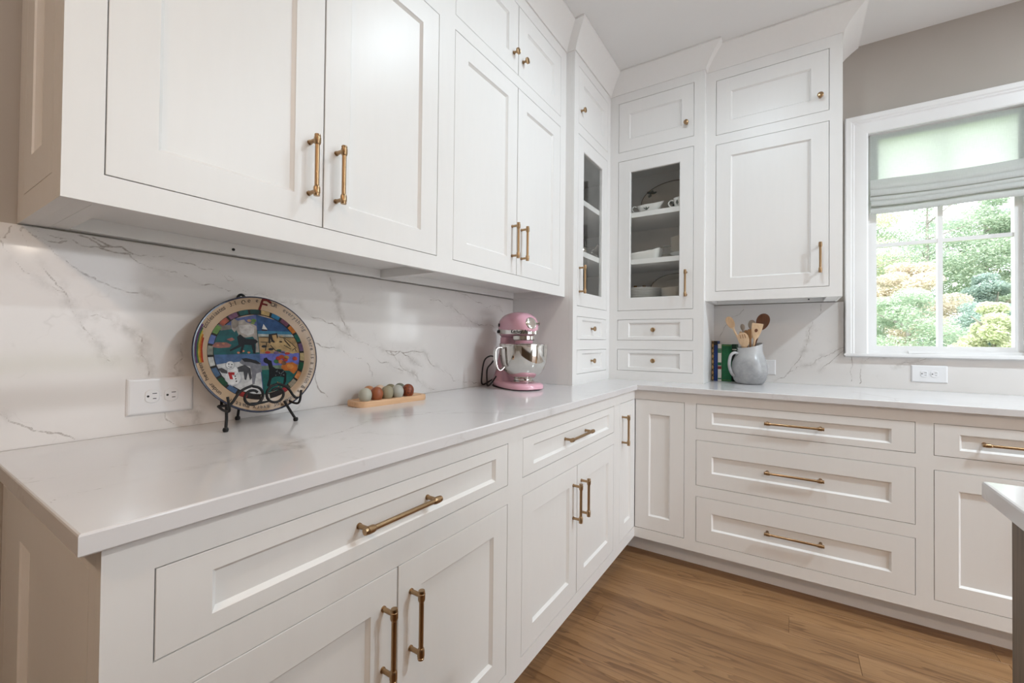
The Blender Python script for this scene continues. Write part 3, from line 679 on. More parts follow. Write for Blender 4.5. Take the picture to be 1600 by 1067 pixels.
# plate frame: local (p along y, q up the tilted face, h out of the face)
def PF(p, q, h): return (h*math.cos(PT) - (q+1)*PR*math.sin(PT), p*PR, (q+1)*PR*math.cos(PT) + h*math.sin(PT))
CLAY = noisy('buff_clay_glaze', (.38, .265, .165, 1), (.31, .21, .125, 1), 14, .3)
EDGE = mat('navy_glaze_edge', (.02, .025, .05, 1), .2)
NAVY = mat('dark_line_glaze', (.015, .012, .010, 1), .45, 0., .12)
pm = MB(); rings = []
for r, h in ((.0, -.006), (.62, -.006), (.74, -.002), (.985, .006), (1.0, .009), (.992, .0115), (.97, .012), (.80, .0035), (.775, .0012), (.0, .0012)):
    rings.append([PF(max(r, 1e-4)*math.cos(2*PI*k/72), max(r, 1e-4)*math.sin(2*PI*k/72), h) for k in range(72)])
pm.loft(rings, cap=False); pm.m = [1 if 72*3 <= i < 72*6 else 0 for i in range(len(pm.f))]
pm.build('dish', [CLAY, EDGE], plate, 40)
RIMH = lambda r: .0035 + (r-.80)/(.97-.80)*(.012-.0035) if r > .80 else .0035
H0 = .0012
GL = {}
def glaze(rgb):
    if rgb not in GL: GL[rgb] = noisy('glaze_%d' % len(GL), lin(*[int(c*.92) for c in rgb]), lin(*[int(c*.72) for c in rgb]), 70, .35, detail=2, spec=.12)
    return GL[rgb]
class Art:
    def __init__(s): s.mb = MB(); s.cols = []
    def col(s, rgb):
        if rgb not in s.cols: s.cols.append(rgb)
        return s.cols.index(rgb)
    def poly(s, pts, rgb, layer): s.mb.poly(pts, H0, H0+.0004+.00018*layer, PF, s.col(rgb))
    def build(s, name, parent): return s.mb.build(name, [glaze(c) for c in s.cols], parent)
def U(pts): return [((x-467)/411., (490-y)/393.) for x, y in pts]     # sketch units to plate units
def blob(x, y, rx, ry, n=14, ph=0.): return U([(x+rx*math.cos(2*PI*k/n+ph), y+ry*math.sin(2*PI*k/n+ph)) for k in range(n)])
def sector(a0, a1, r, n=14): return [(0, 0)] + [(r*math.cos(a0+(a1-a0)*k/n), r*math.sin(a0+(a1-a0)*k/n)) for k in range(n+1)]
RI = .690
def clipq(y0, y1, sx, sy):                    # band of a quadrant between two heights (plate units)
    pts = []; n = 8
    for k in range(n+1):
        yy = y0+(y1-y0)*k/n; pts.append((sx*math.sqrt(max(RI*RI-yy*yy, 0)), yy))
    return [(0, y0)] + pts + [(0, y1)]
# border tiles, each a part
tcols = [(14,55,52),(190,160,105),(40,110,150),(110,65,85),(190,110,40),(20,85,75),(100,75,110),(185,165,120),(15,70,45),(200,130,75),(150,140,120),(160,45,50),(40,35,35),(200,195,185),(45,40,38),(155,45,40),(70,95,130),(20,70,40),(70,95,125),(200,200,195),(140,140,125),(90,105,165),(100,140,60),(165,80,55),(110,70,95),(25,80,75)]
nt = len(tcols)
ring = MB(); n = 96
rr = [[PF(r*math.cos(2*PI*k/n), r*math.sin(2*PI*k/n), h) for k in range(n)] for r, h in ((.785, H0-.0002), (.785, H0+.0005), (.685, H0+.0005), (.685, H0-.0002))]
ring.loft(rr, cap=False); ring.build('tile_border', NAVY, plate)
for k, cc_ in enumerate(tcols):
    a = PI/2 - 2*PI*(k-.1)/nt; w_ = 2*PI/nt*.40
    b = MB(); pts = [(r*math.cos(a+s*w_), r*math.sin(a+s*w_)) for r, s in ((.702, -1), (.774, -1), (.776, 0), (.774, 1), (.702, 1), (.700, 0))]
    b.poly(pts, H0, H0+.0010, PF); b.build('border_tile', glaze(cc_), plate)
# four seasons
q1 = Art()                                    # spring: top left
q1.poly(clipq(0, RI, -1, 1), (84, 92, 138), 0); q1.poly(clipq(0, .42, -1, 1), (20, 84, 86), 1)
q1.poly(U([(205,330),(225,295),(300,300),(300,325),(240,335)]), (120,110,100), 2)
q1.poly(U([(172,440),(200,412),(262,412),(292,428),(280,445),(215,448)]), (150,95,85), 2); q1.poly(U([(265,392),(300,380),(315,395),(290,405)]), (150,95,85), 2)
for x, y in ((330,480),(360,470),(395,480),(430,470),(210,430),(245,420)): q1.poly(blob(x, y, 9, 7, 8), (190,120,90), 3)
q1.poly(U([(302,300),(305,270),(322,256),(345,268),(385,258),(398,275),(440,288),(462,300),(462,480),(440,480),(450,400),(430,372),(385,380),(345,372),(330,330),(318,345),(303,325)]), (168,158,148), 2)
q1.poly(U([(345,300),(420,290),(448,310),(440,350),(400,368),(355,345)]), (196,190,184), 3)
q1.poly(U([(305,270),(325,255),(350,275),(345,300),(325,320),(305,320)]), (140,128,116), 3)
q1.poly(U([(330,375),(350,358),(385,388),(450,392),(462,408),(440,425),(438,488),(424,488),(418,430),(372,428),(352,482),(338,482),(352,440),(282,470),(278,462),(336,428)]), (18,16,18), 4)
q1.poly(blob(448, 262, 17, 12, 10), (95,130,60), 3); q1.poly(blob(418, 264, 14, 10, 8), (170,135,105), 3); q1.poly(blob(440, 280, 14, 9, 8), (120,140,80), 4)
q1.build('spring_panel', plate)
q2 = Art()                                    # summer: top right
q2.poly(clipq(0, RI, 1, 1), (44, 74, 118), 0); q2.poly(clipq(.33, .40, 1, 1), (60,120,150), 1); q2.poly(clipq(.28, .345, 1, 1), (170,175,170), 2); q2.poly(clipq(0, .30, 1, 1), (168, 138, 96), 2)
q2.poly(U([(512,284),(498,318),(535,322)]), (225,222,215), 2); q2.poly(U([(490,323),(538,323),(528,333),(500,333)]), (60,45,50), 3)
q2.poly(U([(545,370),(580,348),(612,372),(660,382),(705,420),(730,452),(728,488),(640,490),(560,470),(550,430)]), (190,160,112), 3)
q2.poly(U([(540,355),(600,345),(604,372),(592,400),(570,415),(555,405),(548,385),(545,420),(532,415)]), (40,32,28), 4)
q2.poly(U([(562,362),(592,358),(596,385),(600,405),(580,412),(566,392)]), (178,145,98), 5)
q2.poly(blob(630, 385, 16, 22, 10), (196,168,124), 4)
q2.poly(U([(642,382),(655,395),(690,440),(686,446),(650,405)]), (60,48,36), 5); q2.poly(blob(620, 408, 12, 6, 8), (60,48,36), 5)
for x, y, c_ in ((490,470,(185,140,60)),(520,482,(190,60,45)),(500,440,(25,25,28)),(545,460,(25,25,28)),(580,485,(110,90,130)),(625,482,(115,100,140)),(660,492,(170,60,50)),(700,485,(190,165,110)),(600,470,(40,90,70))):
    q2.poly(blob(x, y, 19, 9, 9), c_, 5)
for l_ in ([(545,432),(575,470),(640,488)], [(612,372),(650,382),(700,420),(730,455)], [(480,410),(530,412),(560,405)], [(520,415),(505,470)], [(640,432),(690,462)], [(700,470),(720,455),(728,480)]):
    for a_, b_ in zip(l_[:-1], l_[1:]):
        d_ = np.array(b_)-np.array(a_); n_ = np.array((-d_[1], d_[0]))/np.linalg.norm(d_)*2.2
        q2.poly(U([tuple(np.array(a_)+n_), tuple(np.array(b_)+n_), tuple(np.array(b_)-n_), tuple(np.array(a_)-n_)]), (40, 32, 28), 6)
q2.build('summer_panel', plate)
q3 = Art()                                    # winter: bottom left
q3.poly([(x, -y) for x, y in clipq(0, RI, -1, 1)], (70, 98, 140), 0)
q3.poly([(-.015, -.15), (-.25, -.12), (-.55, -.14), (-.665, -.16), (-.60, -.34), (-.48, -.495), (-.33, -.605), (-.17, -.668), (-.015, -.688)], (205, 205, 205), 1)
q3.poly(U([(330,545),(345,525),(372,522),(420,530),(468,552),(468,612),(430,622),(412,690),(398,690),(402,620),(395,575),(350,560)]), (128,128,135), 3)
q3.poly(U([(345,520),(375,516),(440,535),(468,560),(440,558),(400,545),(360,540)]), (35,32,35), 4)
q3.poly(U([(300,580),(360,560),(395,585),(398,650),(386,662),(378,610),(362,660),(352,655),(350,605),(310,605)]), (72,70,74), 4)
q3.poly(U([(200,578),(222,574),(256,596),(250,612),(218,604)]), (70,66,66), 4)
q3.poly(blob(285, 640, 52, 54, 18), (190,192,196), 2); q3.poly(blob(283, 638, 46, 48, 18), (226,226,226), 3)
q3.poly(blob(286, 596, 36, 34, 18), (190,192,196), 4); q3.poly(blob(285, 595, 32, 30, 18), (230,230,230), 5)
q3.poly(blob(273, 560, 28, 26, 16), (185,188,192), 6); q3.poly(blob(272, 559, 24, 22, 16), (232,232,232), 7)
q3.poly(U([(256,604),(294,606),(292,624),(276,622),(282,650),(264,648)]), (170,30,30), 8)
for x, y in ((264,552),(282,556),(296,632),(298,648),(300,664)): q3.poly(blob(x, y, 4, 4, 8), (15,15,15), 9)
for x, y in ((262,566),(270,572),(278,572)): q3.poly(blob(x, y, 3, 3, 6), (15,15,15), 9)
q3.build('winter_panel', plate)
q4 = Art()                                    # autumn: bottom right
q4.poly([(x, -y) for x, y in clipq(0, RI, 1, 1)], (104, 108, 182), 0)
q4.poly([(x, -y) for x, y in clipq(.21, RI, 1, 1)], (110, 130, 110), 1); q4.poly([(x, -y) for x, y in clipq(.28, RI, 1, 1)], (24, 92, 88), 2)
q4.poly(U([(600,590),(620,560),(690,555),(725,575),(722,610),(690,640),(660,615),(625,612)]), (186,104,40), 3); q4.poly(blob(670, 585, 26, 18, 10), (200,130,60), 4)
for x, y, c_ in ((590,525,(170,50,45)),(615,515,(190,80,40)),(640,535,(180,60,50)),(575,545,(60,110,60)),(605,548,(200,120,70)),(650,520,(160,120,60)),(712,530,(180,70,50)),(625,560,(110,80,60))):
    q4.poly(blob(x, y, 19, 15, 9, x), c_, 4)
q4.poly(U([(486,540),(490,522),(508,516),(520,532),(540,540),(545,580),(562,595),(610,602),(636,630),(628,690),(612,712),(606,700),(618,660),(590,650),(548,652),(528,662),(510,712),(496,715),(492,704),(510,660),(518,600),(514,560),(494,552)]), (14,13,16), 5)
for k in range(16): q4.poly(blob(555+random.random()*70, 608+random.random()*38, 3, 3, 6), (120,130,130), 6)
for k in range(22): q4.poly(blob(500+random.random()*190, 690+random.random()*50, 3.5, 5, 6), random.choice([(190,150,70), (170,70,40), (120,130,70)]), 3)
q4.build('autumn_panel', plate)
cross = MB(); cross.poly([(-.012, -.69), (.006, -.69), (.006, .69), (-.006, .69)], H0, H0+.0026, PF); cross.m = [0]*len(cross.f)
# lettering round the rim
LET = mat('brown_lettering', (.035, .018, .010, 1), .3)
def ring_text(body, size, a_start, a_end, rad, m, name, flip=False):
    mb = MB(); n = len(body)
    for k, ch in enumerate(body):
        if ch == ' ': continue
        g = letters(ch, size); xs = [v[0] for v in g.v]; cx = (min(xs)+max(xs))/2
        a = a_start + (a_end-a_start)*(k+.5)/n; ca, sa = math.cos(a), math.sin(a)
        g.v = [(lambda x, y: PF(*(lambda r_, t_: (r_*ca + t_*sa, r_*sa - t_*ca))(rad+y-.02, x-cx), RIMH(min(.968, math.hypot(rad+y-.02, x-cx)))+.0006))(v[0], v[1]) for v in g.v]
        mb.join(g)
    return mb.build(name, m, plate, fix=False)
ring_text('OR  everything  there is a season & a time for every matter', .098, R(74), R(-128), .905, LET, 'rim_lettering')
ring_text('under heaven', .098, R(-136), R(-172), .905, LET, 'rim_lettering')
ring_text('Ecclesiastes  3:1', .098, R(-208), R(-250), .905, LET, 'rim_lettering')
RED = glaze((110, 30, 25))
fb = MB()
def RP(x, y, h): return PF(x, y, RIMH(math.hypot(x, y)) + h)
def rimbar(pts, w_, mb): 
    for (a, b) in zip(pts[:-1], pts[1:]):
        d = np.array(b)-np.array(a); nn = np.array((-d[1], d[0]))/np.linalg.norm(d)*w_/2
        q = [tuple(np.array(a)+nn), tuple(np.array(a)-nn), tuple(np.array(b)-nn), tuple(np.array(b)+nn)]; mb.poly(q, -.0004, .0012, RP)
rimbar([(.06, .775), (.085, .86), (.11, .955)], .035, fb); rimbar([(.10, .945), (.18, .945), (.25, .90)], .035, fb); rimbar([(.09, .88), (.15, .87), (.19, .86)], .028, fb)
fb.build('rim_initial', RED, plate, fix=False)
for k, c_ in enumerate(((90,60,110), (70,110,60), (190,160,70), (190,110,40), (170,45,30))):
    b = MB(); r0 = .955-.022*k
    pts = [((r0)*math.cos(R(a)), (r0)*math.sin(R(a))) for a in (150+3*k, 160+2*k, 170+k, 180+k, 188)]
    rimbar(pts, .024, b); b.build('rim_rainbow', glaze(c_), plate, fix=False)
orn = MB(); 
for a, r_, s_ in ((103, .905, .030), (97, .915, .020), (89, .92, .016)):
    pts = [(r_*math.cos(R(a))+s_*math.cos(t)*.9, r_*math.sin(R(a))+s_*math.sin(t)) for t in np.linspace(0, 2*PI*.9, 10)]; rimbar(pts, .008, orn)
orn.build('rim_ornament', LET, plate, fix=False)

# wrought-iron easel
st = thing('plate_stand', 'black wrought iron easel with scrolls holding up the painted plate', 'plate stand', (PX, PY, T))
def bez(pts, n=8):                            # Catmull-Rom through points
    P = [Vector(pts[0])]+[Vector(p) for p in pts]+[Vector(pts[-1])]; out = []
    for i in range(1, len(P)-2):
        for k in range(n):
            t = k/n; a, b, c, d = P[i-1:i+3]
            out.append(.5*((2*b)+(c-a)*t+(2*a-5*b+4*c-d)*t*t+(3*b-a-3*c+d)*t*t*t))
    return out+[P[-2]]
ir = .0037
for s, yy in ((-1, -.118), (1, .060)):
    fx = .045; m = MB(); m.tube([(fx, yy, .006), (.030, yy-.008*s, .030), (.012, yy-.015*s, .056)], ir, 8)
    m.lathe([(.0, 0), (.0055, .001), (.007, .006), (.0055, .011), (0, .0115)], (fx, yy, 0), (0, 0, 1), 12); m.build('front_leg', BLACK, st, 60)
m = MB(); yb = -.026; m.tube([(-.100, yb, .006), (-.075, yb, .12), (-.062, yb, .235)], ir, 8); m.lathe([(0, 0), (.0055, .001), (.007, .006), (.0055, .011), (0, .0115)], (-.100, yb, 0), (0, 0, 1), 12); m.build('rear_leg', BLACK, st, 60)
def back_pt(s_, y): # point on the plane just behind the plate, s_ metres up its face
    return (-.016 - s_*math.sin(PT), y, .028 + s_*math.cos(PT))
top = .338
m = MB(); m.tube(bez([back_pt(.03, -.10), back_pt(.10, -.090), back_pt(.25, -.055), back_pt(top-.02, -.040), back_pt(top, -.026), back_pt(top-.02, -.012), back_pt(.25, -.002), back_pt(.10, .045), back_pt(.03, .06)]), ir, 8); m.build('back_frame', BLACK, st, 60)
for s, y0 in ((-1, -.112), (1, .065)):
    m = MB(); m.tube(bez([(-.012, y0, .058), (.015, y0, .051), (.044, y0, .050), (.053, y0+.002*s, .060), (.052, y0+.006*s, .088)]), ir*.85, 8); m.build('plate_hook', BLACK, st, 60)
fxp = .046
def scroll(s, yc, zc):
    pts = [(fxp, -.026+s*.090, .066)]
    pts += [(fxp, -.026+s*.080, .070), (fxp, -.026+s*.060, .098), (fxp, -.026+s*.034, .110)]
    for k in range(0, 15):
        a = PI/2 + k*PI/6.2; r_ = .028-.0009*k
        pts.append((fxp, -.026+s*(.030-r_*math.cos(a-PI/2+PI/2)*-1*0 + (-math.sin(a-PI/2))*r_*1.0), .082+math.cos(a-PI/2)*r_*.95))
    return pts
for s in (-1, 1):
    m = MB(); m.tube(bez(scroll(s, 0, 0), 4), ir*.95, 8); m.build('scroll', BLACK, st, 60)
m = MB(); m.tube([(-.012, -.112, .058), (.0, -.024, .056), (-.012, .065, .058)], ir, 8); m.build('cross_bar', BLACK, st, 60)

# ------------------------------------------------------------------ egg tray
TRAY = (.087, -1.872); TA = R(90-4)
tray = thing('egg_tray', 'light wooden egg tray on the worktop against the marble', 'tray', (TRAY[0], TRAY[1], T), TA)
TL, TW, TH = .300, .098, .020
def rrect(l, w_, r, n=6):
    pts = []
    for cx, cy, a in ((l/2-r, w_/2-r, 0), (-l/2+r, w_/2-r, 90), (-l/2+r, -w_/2+r, 180), (l/2-r, -w_/2+r, 270)):
        pts += [(cx+r*math.cos(R(a+90*k/n)), cy+r*math.sin(R(a+90*k/n))) for k in range(n+1)]
    return pts
def holes_top(mb):
    # square tiles each with a round cup, stitched to a flat border
    nx, ny, pitch, r, n = 6, 2, .046, .0165, 16
    for i in range(nx):
        for j in range(ny):
            cx, cy = (i-(nx-1)/2)*pitch, (j-.5)*pitch; h = pitch/2; sq = []; ci = []; ci2 = []
            for k in range(n):
                a = 2*PI*k/n + PI/4; c_, s_ = math.cos(a), math.sin(a); q = h/max(abs(c_), abs(s_))
                sq.append((cx+c_*q, cy+s_*q, TH)); ci.append((cx+c_*r, cy+s_*r, TH)); ci2.append((cx+c_*r*.7, cy+s_*r*.7, TH-.009))
            mb.loft([sq, ci, ci2], cap=False); mb.add(ci2, [tuple(range(n))])
    a, b = nx*pitch/2, ny*pitch/2; out = rrect(TL-.004, TW-.004, .026)
    m_ = len(out); inn = [(max(-a, min(a, x)), max(-b, min(b, y))) for x, y in out]
    mb.add([(x, y, TH) for x, y in out]+[(x, y, TH) for x, y in inn], [(k, (k+1) % m_, m_+(k+1) % m_, m_+k) for k in range(m_)])
tb = MB(); tb.loft([[(x*s_, y*s_, z) for x, y in rrect(TL, TW, .028)] for s_, z in ((.985, 0), (1, .003), (1, TH-.003))], cap=False)
o1 = rrect(TL, TW, .028); o2 = rrect(TL-.004, TW-.004, .026); tb.loft([[(x, y, TH-.003) for x, y in o1], [(x, y, TH) for x, y in o2]], cap=False)
tb.add([(x*.985, y*.985, 0) for x, y in o1], [tuple(range(len(o1)))]); holes_top(tb); tb.build('board', LWOOD, tray, 35)
eggp = []
for k in range(15):
    th = PI*k/14; h_ = .0275-.0275*math.cos(th); eggp.append((.0218*math.sin(th)*(1+.10*(h_-.0275)/.0275), h_))
def egg(i, j, c1, c2, label, speck=False):
    m = noisy('eggshell', c1, c2, 160 if speck else 25, .42, detail=3)
    x, y = (i-2.5)*.046, (j-.5)*.046; ca, sa = math.cos(TA), math.sin(TA)
    b = MB(); b.lathe([(r*1.02, h) for r, h in eggp], n=22)
    tag(b.build('egg', m, None, 60, loc=(TRAY[0]+x*ca-y*sa, TRAY[1]+x*sa+y*ca, T+TH-.0100), rot=(R(random.uniform(-4, 4)), R(random.uniform(-4, 4)), random.random()*6)), label, 'egg', 'eggs in the wooden tray')
egg(0, 0, lin(176,174,160), lin(166,165,152), 'pale grey-green egg at the near left end of the front row')
egg(1, 0, lin(150,84,50), lin(140,76,44), 'plain brown egg, second in the front row')
egg(2, 0, lin(150,142,118), lin(142,134,110), 'olive-beige egg in the middle of the front row')
egg(3, 0, lin(172,172,164), lin(162,163,154), 'pale blue-grey egg beside the speckled one in the front row')
egg(4, 0, lin(150,72,32), lin(70,28,14), 'dark red-brown speckled egg at the far end of the front row', True)
egg(1, 1, lin(196,140,96), lin(188,130,86), 'light tan egg behind the pale grey-green one')
egg(2, 1, lin(226,200,176), lin(220,192,166), 'cream pink egg behind the plain brown one')
egg(3, 1, lin(138,130,100), lin(130,122,92), 'khaki egg in the back row behind the olive-beige one')
egg(4, 1, lin(116,118,100), lin(108,110,92), 'dark grey-green egg in the back row near the speckled one')

# ------------------------------------------------------------------ stand mixer (local +X is its front)
mxr = thing('stand_mixer', 'pink stand mixer with polished steel bowl in the counter corner', 'mixer', (.178, -1.157, T), R(-27))
def ell(cx, cy, z, rx, ry, n=28, p=2.4):
    o = []
    for k in range(n):
        a = 2*PI*k/n; c_, s_ = math.cos(a), math.sin(a); o.append((cx+rx*math.copysign(abs(c_)**(2/p), c_), cy+ry*math.copysign(abs(s_)**(2/p), s_), z))
    return o
BX = .085
b = MB(); foot = []
for sc, z in ((.96, .004), (1, .008), (1, .020), (.97, .027), (.88, .032)):
    o = []
    for k in range(40):
        a = 2*PI*k/40; c_, s_ = math.cos(a), math.sin(a); wd = .105 if c_ > -.2 else .082
        o.append((.008+.178*math.copysign(abs(c_)**.8, c_)*sc, (.070+.036*(.5+.5*c_))*math.copysign(abs(s_)**.75, s_)*sc, z))
    foot.append(o)
b.loft(foot)
b.loft([ell(-.085, 0, .028, .082, .068), ell(-.090, 0, .050, .064, .056), ell(-.092, 0, .090, .048, .046), ell(-.085, 0, .140, .042, .043), ell(-.066, 0, .190, .040, .045), ell(-.045, 0, .225, .046, .052), ell(-.035, 0, .250, .050, .054)])
b.build('base', PINK, mxr, 50)
m = MB(); m.loft([ell(.008, 0, 0, .165, .088, 36), ell(.008, 0, .0039, .165, .088, 36)]); m.build('rubber_foot', DARK, mxr)
def headring(x, hw, z0, z1, n=28):
    o = []; cz, hz_ = (z0+z1)/2, (z1-z0)/2
    for k in range(n):
        a = 2*PI*k/n; c_, s_ = math.cos(a), math.sin(a); p = 2.5
        o.append((x, hw*math.copysign(abs(c_)**(2/p), c_), cz+hz_*math.copysign(abs(s_)**(2/p), s_)))
    return o
HX = [(-.100, .006, .285, .300), (-.097, .026, .265, .322), (-.088, .045, .250, .344), (-.070, .058, .240, .358), (-.035, .067, .238, .369), (.010, .070, .245, .374), (.055, .070, .250, .374), (.095, .066, .252, .367), (.125, .058, .255, .353), (.145, .045, .260, .337), (.156, .028, .270, .318), (.160, .010, .285, .301)]
b = MB(); b.loft([headring(*q) for q in HX]); b.lathe([(.044, 0), (.046, .004), (.046, .016)], (BX, 0, .220), n=28); b.build('head', PINK, mxr, 50)
def band_out(z, ex):                          # outline of the head at height z, from back round the right side to the front
    top_ = []
    for x, hw, z0, z1 in HX:
        cz, h_ = (z0+z1)/2, (z1-z0)/2; q = abs(z-cz)/h_
        if q < 1: top_.append((x, hw*(1-q**2.5)**(1/2.5)+ex))
    return top_
def band_loop(z, ex):
    t = band_out(z, ex); t = [(t[0][0]-ex, 0)] + t + [(t[-1][0]+ex, 0)]
    return [(x, -y, z) for x, y in t] + [(x, y, z) for x, y in reversed(t[1:-1])]
ZB0, ZB1 = .265, .289
l0, l1 = band_loop(.278, .0022), band_loop(.278, .0022)
b = MB(); b.loft([[(x, y, z) for x, y, _ in l0] for z in (ZB0, ZB1)]); b.build('trim_band', CHROME, mxr, 30)
line = [(x, -y) for x, y, _ in l0 if y <= 0]; line = [(x, y) for x, y, _ in l0[:len(l0)//2+1]]
acc = [0.]
for p_, q_ in zip(line[:-1], line[1:]): acc.append(acc[-1]+math.dist(p_, q_))
def along(s, off):
    for k in range(len(line)-1):
        if s <= acc[k+1] or k == len(line)-2:
            t = (s-acc[k])/(acc[k+1]-acc[k]); d = Vector(line[k+1])-Vector(line[k]); nrm = Vector((d.y, -d.x)).normalized()
            q = Vector(line[k]) + d*t + nrm*off; return q.x, q.y
g = letters('KitchenAid', .026); wx = max(v[0] for v in g.v); s0 = acc[-1]-wx-.006
g.v = [(*along(s0+v[0], .0009), ZB0+.0025+v[1]) for v in g.v]; g.build('lettering', DARK, mxr, fix=False)
for s_, z in ((.060, .278), (.092, .278)):
    x_, y_ = along(s_, 0); k_ = MB(); k_.lathe([(.008, 0), (.0075, .005), (.0, .006)], (x_, y_, z), (0, -1, 0), 14); k_.build('control_knob', DARK, mxr, 40)
k_ = MB(); k_.box(-.044, -.040, -.0725, -.060, .302, .318); k_.build('lock_slot', DARK, mxr)
k_ = MB(); k_.lathe([(.050, 0), (.0535, .003), (.0535, .020), (.050, .023)], (BX, 0, .2355), n=32); k_.build('planetary_ring', CHROME, mxr, 40)
k_ = MB(); k_.lathe([(.030, 0), (.030, .012), (.026, .016), (.020, .017), (0, .017)], (.140, 0, .312), (.97, 0, .24), 28)
k_.lathe([(.006, 0), (.006, .012), (.008, .013), (.008, .022), (0, .023)], (.146, .026, .314), (.5, .85, .1), 12); k_.build('hub_cap', CHROME, mxr, 40)
bw = [(.0, .036), (.050, .036), (.052, .040), (.044, .046), (.044, .052), (.056, .058), (.078, .072), (.096, .094), (.106, .122), (.110, .155), (.111, .195), (.1135, .197), (.1135, .200), (.109, .200), (.108, .155), (.104, .124), (.094, .096), (.076, .075), (.05, .062), (0, .058)]
bw = [(r_*1.05, .034+(h_-.036)*1.115) for r_, h_ in bw]
k_ = MB(); k_.lathe(bw, (BX, 0, 0), n=56); bowl = k_.build('bowl', CHROME, mxr, 30)
ah = R(270); dx_, dy_ = math.cos(ah), math.sin(ah)
def hp(r, z): return (BX+dx_*(r*1.04+.002), dy_*(r*1.04+.002), .034+(z-.036)*1.115)
hm = MB(); pts = bez([hp(.107, .180), hp(.128, .186), hp(.146, .176), hp(.148, .140), hp(.138, .100), hp(.122, .090), hp(.103, .104)], 5)
tv = Vector((-dy_, dx_, 0)); ringsH = []
for i, p_ in enumerate(pts):
    t = (pts[min(i+1, len(pts)-1)]-pts[max(i-1, 0)]).normalized(); nn = t.cross(tv).normalized()
    ringsH.append([p_+tv*(.0125*sx)+nn*(.0012*sz) for sx, sz in ((-1, -1), (1, -1), (1, 1), (-1, 1))])
hm.loft(ringsH); hm.build('bowl_handle', CHROME, bowl)
cd = MB(); cd.tube(bez([(-.150, -.020, .045), (-.155, -.060, .020), (-.130, -.115, .008), (-.085, -.140, .060), (-.070, -.135, .130), (-.040, -.120, .155), (-.01, -.10, .150)], 8), .0038, 8)
cd.tube(bez([(-.01, -.10, .150), (-.03, -.115, .120), (-.075, -.115, .090), (-.10, -.105, .040), (-.07, -.115, .006), (-.01, -.12, .03), (.02, -.115, .06)], 8), .0038, 8); cd.build('power_cord', DARK, mxr, 60)

# ------------------------------------------------------------------ books
def book(x0, x1, z1, mats, label, deco=None, name='book', yf=-.108):
    r = thing(name, label, 'book', ((x0+x1)/2, yf, T+.0003), 0, 'books beside the grey jug'); wv = (x1-x0-.0008)/2; h = z1-T; dp = .095
    c = MB(); c.box(-wv, -wv+.002, .003, dp, 0, h); c.box(wv-.002, wv, .003, dp, 0, h)
    prof_ = [(-wv, .003), (-wv*.85, .0006), (0, 0), (wv*.85, .0006), (wv, .003), (wv, .005), (-wv, .005)]
    c.loft([[(x, y, z) for x, y in prof_] for z in (0, h)]); c.build('cover', mats[0], r, 40)
    p = MB(); p.box(-wv+.002, wv-.002, .0055, dp-.003, .003, h-.003); p.build('pages', mats[-1], r)
    for (z0, z2, mi, nm) in deco or []:
        d = MB(); d.box(-wv*.9, wv*.9, -.0006, .002, z0*h, z2*h); d.build(nm, mats[mi], r)
    return r
PAPER = mat('book_paper', lin(225, 215, 195), .8)
def weave():
    m = mat('basket_weave_cover', (.4, .25, .1, 1), .6); k = N(m); tc = k.new('ShaderNodeTexCoord'); s = k.new('ShaderNodeSeparateXYZ'); k.link(tc.outputs['Object'], s.inputs[0])
    a = k.math('ABSOLUTE', k.math('SINE', k.math('MULTIPLY', k.math('ADD', s.outputs[2], k.math('MULTIPLY', s.outputs[0], 1.5)), 95)))
    b_ = k.math('ABSOLUTE', k.math('SINE', k.math('MULTIPLY', k.math('SUBTRACT', s.outputs[2], k.math('MULTIPLY', s.outputs[0], 1.5)), 95)))
    f_ = k.ramp(k.math('MULTIPLY', a, b_), [(.15, 0.), (.3, 1.)]); k.link(k.mix(f_, (.035, .02, .012, 1), (.47, .29, .12, 1)), k.b.inputs['Base Color']); return m
BLUE = mat('blue_cloth', lin(20, 55, 120), .6); BLK = mat('black_cloth', lin(18, 18, 20), .6); GRN = noisy('green_cloth', lin(14, 105, 62), lin(10, 88, 50), 40, .6)
WHT = mat('white_jacket', lin(222, 218, 208), .4); DGRN = mat('dark_green_cloth', lin(12, 52, 34), .6); GOLD = mat('gold_stamp', lin(150, 160, 90), .35, .6); RDT = mat('red_print', lin(120, 40, 40), .5)
book(.9335, .9455, 1.156, [weave(), PAPER], 'narrow tan book with a woven lattice pattern, against the hutch')
book(.9455, .9670, 1.156, [BLUE, BLK, PAPER], 'bright blue book with a black top band', [(.90, 1.0, 1, 'spine_band'), (.33, .335, 1, 'spine_line')])
book(.9670, .9890, 1.139, [WHT, GRN, RDT, PAPER], 'white book with green and red spine print', [(.76, .80, 1, 'spine_band'), (.81, .85, 1, 'spine_band'), (.86, .88, 1, 'spine_band'), (.32, .40, 2, 'spine_print'), (.42, .50, 1, 'spine_print'), (.05, .08, 1, 'spine_band')])
book(.9890, 1.0430, 1.136, [GRN, GOLD, PAPER], 'thick green cloth book with a thin gold line near the top', [(.965, .972, 1, 'spine_line'), (.03, .036, 1, 'spine_line')])
book(1.0432, 1.0690, 1.138, [DGRN, WHT, BLK, PAPER], 'dark green and black book mostly hidden behind the jug handle', [(.84, .87, 1, 'spine_band'), (.05, .78, 2, 'spine_band')], yf=-.092)

